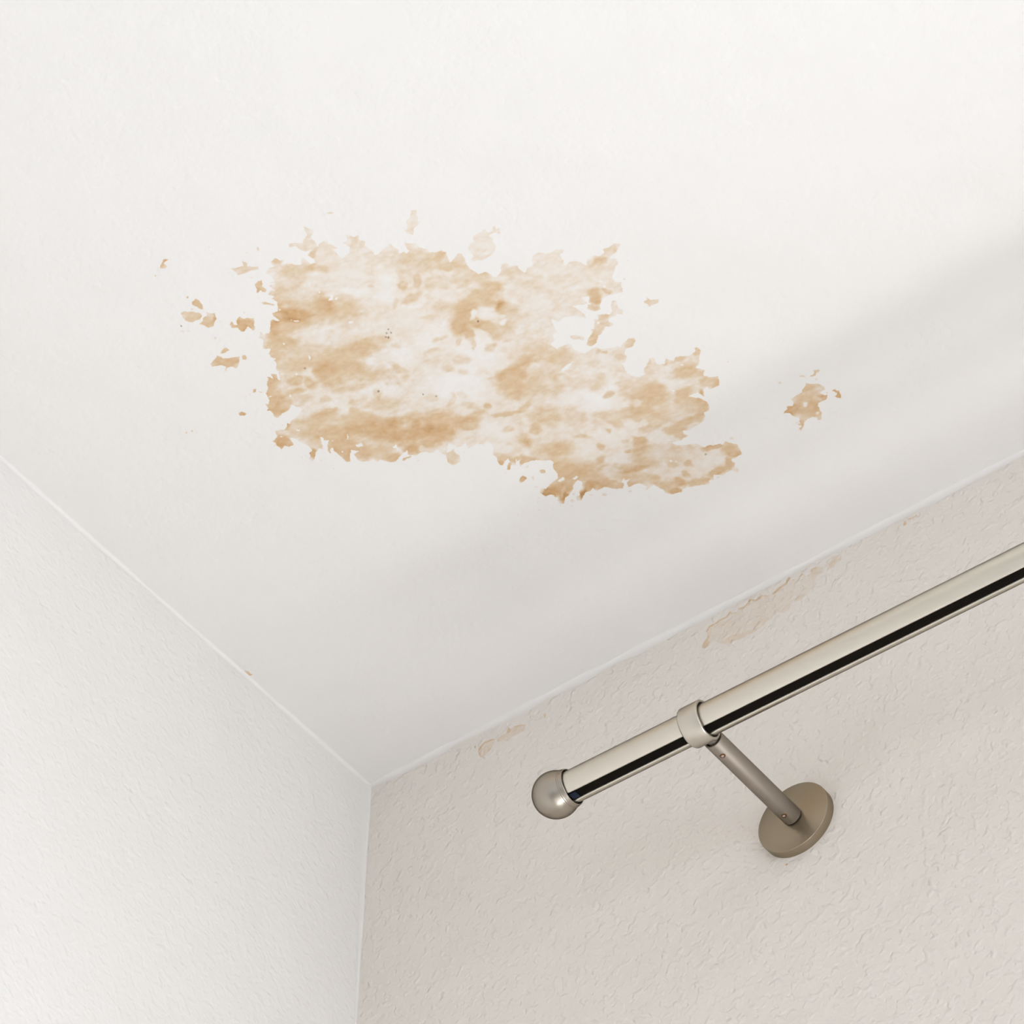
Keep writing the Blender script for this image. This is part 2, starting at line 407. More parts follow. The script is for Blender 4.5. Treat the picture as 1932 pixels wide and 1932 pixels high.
CEILING_ISLANDS = [[[1766,-4213],[1802,-4237],[1832,-4253],[1852,-4245],[1852,-4227],[1825,-4233],[1815,-4227],[1815,-4202],[1798,-4189]],[[2097,-3970],[2133,-3950],[2176,-3938],
[2196,-3975],[2208,-3940],[2192,-3920],[2244,-3882],[2234,-3864],[2201,-3881],[2136,-3890],[2106,-3905],[2110,-3941]],[[2141,-3790],[2174,-3798],[2197,-3794],
[2184,-3765],[2167,-3751],[2173,-3721],[2157,-3701],[2144,-3717],[2141,-3738],[2115,-3727],[2106,-3738],[2128,-3754]],[[2078,-3663],[2108,-3655],[2120,-3630],
[2136,-3612],[2132,-3589],[2116,-3613],[2088,-3643]],[[1749,-3901],[1789,-3911],[1799,-3891],[1792,-3857],[1774,-3818],[1758,-3836],[1755,-3864],[1742,-3887]],
[[1645,-3879],[1675,-3877],[1688,-3861],[1715,-3842],[1738,-3818],[1737,-3793],[1710,-3773],[1677,-3784],[1653,-3782],[1630,-3818],[1631,-3844]],[[1727,-3774],
[1763,-3773],[1774,-3798],[1793,-3771],[1816,-3761],[1789,-3722],[1755,-3701],[1735,-3683],[1705,-3691],[1699,-3722],[1683,-3754],[1709,-3754]],[[1821,-3639],
[1851,-3657],[1844,-3629],[1860,-3610],[1874,-3640],[1908,-3655],[1917,-3628],[1940,-3618],[1977,-3591],[1946,-3561],[1926,-3523],[1905,-3518],[1903,-3566],[1859,
-3545],[1839,-3560],[1847,-3594],[1820,-3613]],[[1633,-3498],[1664,-3516],[1690,-3521],[1697,-3485],[1673,-3489],[1646,-3488]],[[1531,-3472],[1575,-3487],[1609,
-3495],[1622,-3479],[1622,-3459],[1662,-3437],[1682,-3429],[1712,-3414],[1667,-3366],[1635,-3347],[1623,-3378],[1597,-3391],[1572,-3368],[1569,-3377],[1593,
-3400],[1577,-3425],[1547,-3440],[1527,-3448]],[[1719,-3409],[1746,-3409],[1749,-3387],[1726,-3366],[1715,-3385]],[[1612,-3164],[1632,-3156],[1608,-3139],[1591,
-3145]],[[1624,-3134],[1645,-3119],[1644,-3106],[1626,-3123]],[[1414,-3069],[1442,-3070],[1461,-3035],[1430,-3030],[1410,-3051]],[[2320,-3992],[2338,-4000],[2337,
-3976],[2318,-3972]],[[1552,-3776],[1574,-3770],[1569,-3755],[1555,-3761]],[[3145,-3633],[3191,-3651],[3227,-3685],[3254,-3665],[3212,-3604],[3205,-3577],[3156,
-3565],[3124,-3532],[3109,-3546],[3099,-3591],[3123,-3589],[3143,-3614]],[[3324,-3272],[3349,-3286],[3377,-3282],[3397,-3316],[3449,-3318],[3482,-3318],[3491,
-3288],[3514,-3285],[3528,-3308],[3547,-3311],[3539,-3284],[3559,-3277],[3538,-3237],[3514,-3268],[3471,-3270],[3480,-3231],[3460,-3221],[3464,-3185],[3437,
-3157],[3392,-3141],[3341,-3141],[3310,-3160],[3283,-3167],[3279,-3191],[3312,-3196],[3309,-3243]],[[3395,-2384],[3432,-2365],[3469,-2317],[3444,-2297],[3433,
-2322],[3404,-2343]],[[3907,-2328],[3931,-2335],[3947,-2353],[3948,-2323],[3964,-2311],[3995,-2293],[3974,-2275],[3941,-2278],[3912,-2282],[3916,-2305]],[[3764,
-2449],[3785,-2433],[3762,-2384],[3775,-2349],[3753,-2327],[3734,-2345],[3710,-2338],[3673,-2349],[3653,-2330],[3672,-2303],[3656,-2290],[3616,-2306],[3575,
-2285],[3534,-2273],[3494,-2235],[3450,-2237],[3443,-2263],[3480,-2296],[3529,-2319],[3533,-2350],[3551,-2337],[3586,-2379],[3587,-2399],[3618,-2380],[3630,
-2413],[3676,-2388],[3689,-2371],[3717,-2383],[3737,-2419]],[[3706,-1147],[3725,-1151],[3726,-1123],[3711,-1125]],[[2453,-1616],[2475,-1637],[2506,-1641],[2515,
-1612],[2484,-1603],[2458,-1595]],[[2595,-1693],[2572,-1679],[2554,-1674],[2553,-1681],[2582,-1694]],[[1979,-2179],[2001,-2190],[2045,-2176],[2038,-2163],[2014,
-2172],[1983,-2167]],[[4331,-1243],[4344,-1224],[4387,-1189],[4402,-1157],[4394,-1134],[4364,-1131],[4349,-1139],[4356,-1119],[4368,-1090],[4380,-1088],[4359,
-1061],[4339,-1062],[4305,-1065],[4284,-1045],[4280,-1020],[4272,-990],[4240,-942],[4223,-947],[4224,-975],[4210,-993],[4176,-996],[4152,-992],[4129,-966],[4111,
-950],[4086,-940],[4092,-964],[4112,-971],[4124,-1012],[4142,-1035],[4124,-1051],[4118,-1081],[4107,-1103],[4083,-1117],[4098,-1128],[4121,-1135],[4133,-1156],
[4159,-1133],[4180,-1157],[4185,-1188],[4226,-1194],[4266,-1192],[4279,-1211],[4309,-1225]],[[4370,-1271],[4400,-1270],[4417,-1279],[4414,-1298],[4448,-1287],
[4450,-1272],[4430,-1269],[4408,-1258],[4379,-1261]],[[4411,-1101],[4441,-1100],[4445,-1083],[4459,-1080],[4433,-1014],[4403,-1050],[4420,-1052],[4433,-1064],
[4427,-1086]],[[18,-1334],[38,-1319],[40,-1269],[18,-1285]],[[1884,-4308],[1879,-4304],[1876,-4305],[1876,-4309],[1879,-4314],[1884,-4319],[1889,-4320],[1890,
-4318],[1888,-4313]],[[1861,-4218],[1857,-4216],[1854,-4217],[1852,-4221],[1854,-4224],[1857,-4227],[1861,-4227],[1863,-4225],[1863,-4221]],[[1717,-4182],[1713,
-4182],[1708,-4184],[1706,-4188],[1706,-4192],[1710,-4193],[1714,-4192],[1718,-4189],[1719,-4185]],[[1730,-4173],[1728,-4172],[1725,-4173],[1725,-4175],[1726,
-4177],[1728,-4179],[1731,-4179],[1732,-4177],[1732,-4175]],[[2002,-4358],[1999,-4358],[1995,-4359],[1994,-4362],[1995,-4365],[1998,-4367],[2002,-4367],[2004,
-4364],[2004,-4361]],[[2113,-4158],[2108,-4157],[2103,-4160],[2101,-4164],[2101,-4168],[2105,-4170],[2111,-4169],[2115,-4166],[2116,-4161]],[[2264,-3997],[2259,
-3998],[2253,-4002],[2248,-4007],[2247,-4011],[2251,-4011],[2257,-4009],[2263,-4004],[2266,-3999]],[[2168,-3832],[2162,-3831],[2156,-3835],[2152,-3840],[2153,
-3845],[2158,-3848],[2164,-3846],[2169,-3842],[2171,-3836]],[[1761,-3941],[1755,-3939],[1750,-3941],[1748,-3946],[1750,-3952],[1755,-3956],[1761,-3956],[1765,
-3952],[1765,-3946]],[[1726,-3856],[1720,-3854],[1715,-3856],[1713,-3861],[1716,-3867],[1721,-3870],[1726,-3871],[1730,-3867],[1730,-3861]],[[1596,-3742],[1591,
-3741],[1587,-3743],[1585,-3747],[1586,-3751],[1590,-3753],[1595,-3753],[1598,-3750],[1598,-3746]],[[1958,-3655],[1954,-3654],[1950,-3656],[1948,-3660],[1949,
-3663],[1952,-3665],[1956,-3665],[1960,-3662],[1961,-3658]],[[1801,-3685],[1798,-3684],[1794,-3685],[1793,-3688],[1794,-3691],[1797,-3693],[1801,-3693],[1803,
-3691],[1803,-3688]],[[1693,-3601],[1687,-3600],[1682,-3602],[1679,-3608],[1681,-3613],[1686,-3616],[1692,-3616],[1696,-3612],[1697,-3606]],[[1695,-3575],[1690,
-3571],[1686,-3571],[1687,-3576],[1691,-3582],[1696,-3587],[1701,-3589],[1702,-3587],[1700,-3581]],[[1666,-3559],[1662,-3559],[1658,-3561],[1656,-3565],[1656,
-3568],[1659,-3569],[1663,-3568],[1666,-3565],[1667,-3562]],[[1572,-3139],[1567,-3138],[1562,-3140],[1559,-3145],[1560,-3149],[1564,-3152],[1569,-3151],[1574,
-3147],[1575,-3142]],[[1538,-3138],[1533,-3134],[1529,-3134],[1530,-3139],[1534,-3145],[1539,-3151],[1544,-3153],[1546,-3150],[1543,-3144]],[[1060,-3131],[1054,
-3128],[1049,-3130],[1048,-3134],[1051,-3140],[1056,-3144],[1062,-3145],[1065,-3142],[1064,-3136]],[[1099,-3120],[1093,-3118],[1088,-3119],[1086,-3125],[1089,
-3131],[1094,-3135],[1100,-3135],[1104,-3131],[1103,-3125]],[[1115,-3092],[1111,-3092],[1107,-3094],[1105,-3098],[1105,-3101],[1108,-3102],[1112,-3101],[1116,
-3098],[1117,-3095]],[[1007,-3111],[1004,-3110],[1001,-3111],[1000,-3114],[1001,-3117],[1004,-3119],[1008,-3119],[1010,-3117],[1009,-3114]],[[2851,-3927],[2840,
-3929],[2827,-3938],[2817,-3948],[2815,-3957],[2823,-3958],[2836,-3953],[2848,-3943],[2854,-3933]],[[2001,-4359],[1998,-4358],[1996,-4359],[1995,-4361],[1996,
-4364],[1999,-4367],[2002,-4367],[2004,-4365],[2004,-4362]],[[3923,-2533],[3918,-2531],[3913,-2533],[3911,-2537],[3912,-2543],[3917,-2546],[3922,-2546],[3925,
-2542],[3926,-2537]],[[3975,-2846],[3971,-2844],[3969,-2845],[3968,-2848],[3969,-2852],[3972,-2855],[3976,-2855],[3978,-2853],[3977,-2850]],[[4014,-2639],[4012,
-2638],[4009,-2639],[4008,-2642],[4009,-2645],[4011,-2646],[4014,-2646],[4016,-2644],[4016,-2641]],[[4025,-1794],[4021,-1793],[4017,-1795],[4014,-1799],[4015,
-1803],[4018,-1805],[4022,-1804],[4026,-1801],[4027,-1797]],[[4047,-1649],[4044,-1648],[4041,-1649],[4040,-1652],[4041,-1656],[4044,-1659],[4047,-1659],[4050,
-1657],[4050,-1653]],[[3432,-920],[3428,-919],[3424,-920],[3422,-924],[3423,-929],[3426,-932],[3431,-931],[3434,-928],[3435,-924]],[[3473,-916],[3468,-916],[3462,
-919],[3457,-924],[3457,-929],[3461,-931],[3467,-929],[3473,-924],[3475,-919]],[[3439,-878],[3436,-876],[3434,-877],[3433,-880],[3434,-883],[3436,-885],[3439,
-886],[3441,-884],[3441,-880]],[[3036,-1028],[3030,-1027],[3024,-1030],[3021,-1035],[3021,-1041],[3026,-1043],[3032,-1042],[3037,-1038],[3038,-1032]],[[2829,
-1206],[2818,-1204],[2808,-1210],[2802,-1219],[2803,-1229],[2811,-1234],[2822,-1232],[2831,-1224],[2833,-1214]],[[2758,-1253],[2753,-1252],[2748,-1254],[2745,
-1259],[2746,-1264],[2750,-1267],[2756,-1266],[2760,-1263],[2761,-1257]],[[2971,-1136],[2964,-1137],[2957,-1141],[2951,-1148],[2951,-1153],[2955,-1155],[2963,
-1153],[2970,-1147],[2973,-1140]],[[2717,-1220],[2713,-1216],[2710,-1216],[2711,-1219],[2714,-1225],[2719,-1230],[2722,-1232],[2723,-1230],[2721,-1225]],[[3945,
-1510],[3942,-1510],[3938,-1512],[3936,-1515],[3936,-1518],[3938,-1519],[3942,-1518],[3945,-1515],[3946,-1512]],[[3775,-1099],[3771,-1101],[3766,-1104],[3762,
-1108],[3761,-1111],[3763,-1112],[3768,-1109],[3773,-1105],[3776,-1101]],[[2544,-1579],[2534,-1572],[2528,-1573],[2528,-1581],[2534,-1593],[2543,-1603],[2551,
-1606],[2555,-1601],[2552,-1591]],[[2636,-1581],[2624,-1578],[2611,-1584],[2605,-1595],[2608,-1607],[2618,-1614],[2631,-1612],[2640,-1603],[2642,-1591]],[[2521,
-1510],[2515,-1511],[2508,-1515],[2502,-1521],[2502,-1526],[2506,-1528],[2513,-1525],[2520,-1520],[2523,-1514]],[[2337,-2004],[2333,-2004],[2328,-2006],[2325,
-2010],[2326,-2014],[2329,-2015],[2334,-2014],[2337,-2011],[2339,-2007]],[[2631,-1281],[2622,-1277],[2614,-1280],[2611,-1288],[2614,-1298],[2622,-1304],[2631,
-1305],[2637,-1299],[2637,-1290]],[[2601,-1254],[2597,-1253],[2593,-1255],[2591,-1258],[2591,-1262],[2595,-1265],[2599,-1264],[2602,-1261],[2603,-1257]],[[2541,
-1294],[2537,-1292],[2534,-1294],[2532,-1297],[2534,-1302],[2537,-1305],[2541,-1305],[2544,-1302],[2544,-1298]],[[2668,-1329],[2663,-1326],[2659,-1326],[2659,
-1331],[2661,-1337],[2666,-1341],[2671,-1343],[2673,-1340],[2672,-1335]],[[2453,-1405],[2449,-1405],[2445,-1407],[2442,-1411],[2442,-1415],[2445,-1416],[2450,
-1415],[2454,-1411],[2455,-1407]],[[2477,-1427],[2473,-1427],[2468,-1430],[2465,-1433],[2465,-1436],[2468,-1437],[2472,-1436],[2476,-1433],[2478,-1429]],[[2462,
-1357],[2458,-1357],[2454,-1360],[2451,-1363],[2451,-1367],[2454,-1368],[2458,-1367],[2462,-1364],[2464,-1360]],[[2413,-1346],[2408,-1344],[2405,-1344],[2405,
-1348],[2407,-1353],[2411,-1356],[2415,-1357],[2417,-1355],[2416,-1351]],[[2492,-1303],[2488,-1303],[2484,-1305],[2482,-1308],[2482,-1312],[2485,-1313],[2489,
-1312],[2493,-1310],[2494,-1306]],[[2366,-1409],[2363,-1409],[2360,-1411],[2358,-1414],[2358,-1416],[2360,-1418],[2364,-1417],[2366,-1414],[2367,-1411]],[[2285,
-1389],[2281,-1387],[2278,-1388],[2277,-1391],[2279,-1395],[2282,-1398],[2286,-1399],[2288,-1397],[2287,-1393]],[[2354,-1331],[2351,-1330],[2348,-1331],[2347,
-1334],[2347,-1337],[2349,-1338],[2352,-1338],[2355,-1336],[2355,-1333]],[[2438,-1714],[2432,-1712],[2427,-1713],[2425,-1719],[2428,-1725],[2433,-1729],[2439,
-1730],[2442,-1726],[2442,-1720]],[[2592,-1276],[2587,-1277],[2581,-1281],[2576,-1286],[2576,-1290],[2579,-1291],[2585,-1288],[2591,-1284],[2594,-1279]],[[2302,
-1373],[2300,-1372],[2298,-1373],[2297,-1375],[2297,-1377],[2299,-1379],[2302,-1379],[2303,-1377],[2304,-1375]],[[2751,-1260],[2747,-1259],[2742,-1261],[2740,
-1265],[2740,-1270],[2744,-1273],[2749,-1272],[2753,-1269],[2754,-1264]],[[1528,-2561],[1525,-2560],[1522,-2562],[1520,-2564],[1521,-2567],[1523,-2568],[1526,
-2568],[1529,-2565],[1529,-2563]],[[1501,-2556],[1497,-2553],[1495,-2553],[1495,-2556],[1498,-2561],[1502,-2565],[1505,-2567],[1506,-2565],[1505,-2561]],[[1506,
-2523],[1503,-2522],[1501,-2523],[1500,-2525],[1501,-2527],[1503,-2529],[1506,-2529],[1507,-2527],[1507,-2525]],[[1583,-2465],[1578,-2465],[1573,-2467],[1570,
-2472],[1571,-2476],[1575,-2479],[1580,-2478],[1585,-2474],[1586,-2469]],[[1602,-2370],[1598,-2368],[1595,-2369],[1594,-2372],[1596,-2377],[1600,-2380],[1604,
-2381],[1606,-2379],[1605,-2375]],[[1618,-2410],[1616,-2409],[1614,-2409],[1613,-2411],[1614,-2414],[1616,-2415],[1618,-2415],[1620,-2414],[1619,-2412]],[[2062,
-2114],[2056,-2110],[2051,-2111],[2050,-2117],[2054,-2124],[2060,-2129],[2066,-2131],[2069,-2127],[2067,-2121]],[[1431,-2731],[1428,-2730],[1425,-2731],[1423,
-2734],[1424,-2738],[1427,-2740],[1431,-2739],[1433,-2737],[1433,-2734]],[[1575,-2833],[1572,-2833],[1568,-2835],[1566,-2838],[1567,-2840],[1570,-2842],[1573,
-2841],[1576,-2839],[1577,-2836]],[[1621,-3050],[1618,-3050],[1615,-3051],[1614,-3053],[1615,-3056],[1617,-3058],[1620,-3057],[1622,-3055],[1623,-3053]],[[4356,
-1285],[4346,-1286],[4333,-1294],[4324,-1304],[4323,-1312],[4329,-1314],[4342,-1310],[4353,-1300],[4359,-1290]],[[4400,-1225],[4394,-1223],[4390,-1225],[4387,
-1230],[4389,-1236],[4393,-1240],[4399,-1240],[4403,-1236],[4403,-1230]],[[4208,-1330],[4202,-1328],[4196,-1330],[4193,-1336],[4195,-1343],[4200,-1347],[4206,
-1346],[4211,-1342],[4212,-1335]],[[4435,-1163],[4432,-1162],[4429,-1164],[4427,-1167],[4427,-1169],[4430,-1171],[4433,-1170],[4435,-1168],[4436,-1165]],[[4392,
-1093],[4386,-1091],[4381,-1092],[4379,-1098],[4381,-1104],[4386,-1109],[4392,-1110],[4395,-1106],[4395,-1099]],[[4111,-1006],[4107,-1006],[4102,-1008],[4099,
-1012],[4099,-1016],[4102,-1017],[4107,-1016],[4111,-1013],[4112,-1009]],[[4115,-984],[4110,-983],[4105,-985],[4102,-990],[4102,-995],[4107,-998],[4112,-998],
[4117,-994],[4118,-988]],[[4221,-925],[4218,-924],[4216,-925],[4215,-928],[4216,-931],[4218,-933],[4221,-933],[4223,-931],[4223,-928]],[[4343,-937],[4340,-936],
[4338,-937],[4336,-939],[4337,-942],[4339,-944],[4342,-944],[4344,-942],[4344,-939]]]
CEILING_HOLES = [[[2414,-3436],[2454,-3465],[2463,-3451],[2437,-3428]],[[1829,-2445],[1869,-2439],[1859,-2410],[1829,-2423]],[[2000,-2298],[2031,-2302],[2011,-2255],[2013,
-2280]],[[1696,-2627],[1707,-2610],[1698,-2590],[1720,-2574],[1690,-2551],[1674,-2527],[1653,-2543],[1673,-2581]],[[2733,-1440],[2768,-1450],[2777,-1435],[2742,
-1424]],[[2650,-1482],[2700,-1486],[2689,-1462],[2657,-1464]],[[3203,-2191],[3237,-2200],[3302,-2204],[3241,-2176],[3201,-2175]],[[2959,-1243],[2995,-1257],[2985,
-1236],[3028,-1229],[2989,-1221],[2968,-1228]],[[1623,-2769],[1624,-2750],[1640,-2748],[1624,-2741],[1612,-2752]],[[1566,-2691],[1565,-2669],[1557,-2659],[1556,
-2675]],[[2465,-3416],[2461,-3414],[2457,-3415],[2456,-3419],[2458,-3425],[2462,-3428],[2467,-3429],[2470,-3426],[2469,-3421]],[[2412,-3514],[2408,-3512],[2405,
-3514],[2404,-3517],[2405,-3521],[2409,-3524],[2413,-3524],[2415,-3522],[2415,-3518]],[[2178,-3415],[2169,-3418],[2158,-3425],[2149,-3433],[2147,-3439],[2152,
-3439],[2163,-3434],[2173,-3425],[2179,-3418]],[[2144,-3446],[2141,-3445],[2138,-3447],[2136,-3450],[2137,-3453],[2140,-3454],[2143,-3454],[2146,-3452],[2146,
-3449]],[[2426,-3218],[2418,-3217],[2410,-3221],[2405,-3229],[2406,-3236],[2413,-3240],[2422,-3239],[2429,-3232],[2430,-3224]],[[1991,-3329],[1987,-3328],[1984,
-3329],[1983,-3332],[1985,-3336],[1988,-3339],[1991,-3339],[1994,-3336],[1994,-3333]],[[2139,-3548],[2135,-3546],[2131,-3547],[2130,-3551],[2132,-3555],[2135,
-3558],[2139,-3558],[2142,-3555],[2142,-3551]],[[2045,-3151],[2037,-3145],[2033,-3144],[2035,-3150],[2041,-3159],[2049,-3168],[2055,-3172],[2056,-3169],[2052,
-3161]],[[1905,-3095],[1899,-3094],[1895,-3096],[1893,-3100],[1894,-3105],[1899,-3109],[1904,-3109],[1908,-3105],[1908,-3100]],[[1762,-2985],[1756,-2982],[1752,
-2983],[1751,-2988],[1753,-2994],[1758,-2998],[1764,-2999],[1767,-2996],[1766,-2990]],[[1662,-3053],[1658,-3053],[1653,-3056],[1650,-3060],[1650,-3063],[1653,
-3064],[1658,-3063],[1662,-3059],[1664,-3056]],[[1830,-2521],[1821,-2513],[1817,-2512],[1819,-2519],[1827,-2530],[1836,-2541],[1843,-2546],[1844,-2542],[1839,
-2533]],[[1739,-2554],[1736,-2553],[1733,-2554],[1732,-2556],[1734,-2559],[1736,-2561],[1739,-2561],[1741,-2560],[1741,-2557]],[[1731,-2447],[1727,-2445],[1723,
-2447],[1722,-2450],[1723,-2455],[1727,-2458],[1731,-2458],[1734,-2456],[1734,-2451]],[[1510,-2763],[1505,-2763],[1501,-2765],[1498,-2769],[1498,-2773],[1501,
-2775],[1506,-2773],[1510,-2770],[1512,-2766]],[[3313,-1198],[3308,-1196],[3303,-1198],[3300,-1203],[3302,-1209],[3306,-1213],[3312,-1213],[3316,-1209],[3317,
-1203]],[[3334,-1178],[3331,-1176],[3328,-1177],[3327,-1180],[3328,-1184],[3331,-1186],[3334,-1187],[3336,-1185],[3336,-1181]],[[3406,-1346],[3399,-1348],[3391,
-1352],[3385,-1359],[3384,-1363],[3388,-1364],[3396,-1361],[3403,-1355],[3407,-1349]],[[3621,-974],[3617,-972],[3612,-974],[3609,-979],[3610,-984],[3614,-987],
[3619,-987],[3623,-983],[3624,-978]],[[3654,-1656],[3649,-1655],[3644,-1658],[3641,-1663],[3642,-1667],[3645,-1669],[3651,-1668],[3655,-1665],[3656,-1660]],
[[3647,-2503],[3643,-2501],[3640,-2503],[3638,-2506],[3639,-2511],[3643,-2514],[3647,-2514],[3650,-2511],[3650,-2507]],[[3602,-2354],[3597,-2353],[3592,-2355],
[3590,-2359],[3591,-2364],[3596,-2367],[3601,-2367],[3604,-2363],[3605,-2358]],[[3805,-2599],[3799,-2599],[3792,-2603],[3787,-2609],[3786,-2614],[3791,-2616],
[3798,-2614],[3804,-2608],[3807,-2602]],[[3799,-2553],[3793,-2552],[3786,-2556],[3782,-2562],[3782,-2568],[3787,-2570],[3794,-2569],[3800,-2564],[3802,-2558]],
[[3819,-1789],[3813,-1789],[3806,-1793],[3802,-1798],[3802,-1803],[3806,-1805],[3812,-1803],[3819,-1798],[3821,-1792]],[[2538,-1719],[2534,-1718],[2530,-1720],
[2528,-1724],[2529,-1728],[2533,-1731],[2537,-1730],[2540,-1727],[2541,-1723]],[[1764,-2855],[1760,-2854],[1757,-2855],[1756,-2858],[1758,-2861],[1761,-2864],
[1764,-2864],[1766,-2862],[1766,-2859]]]
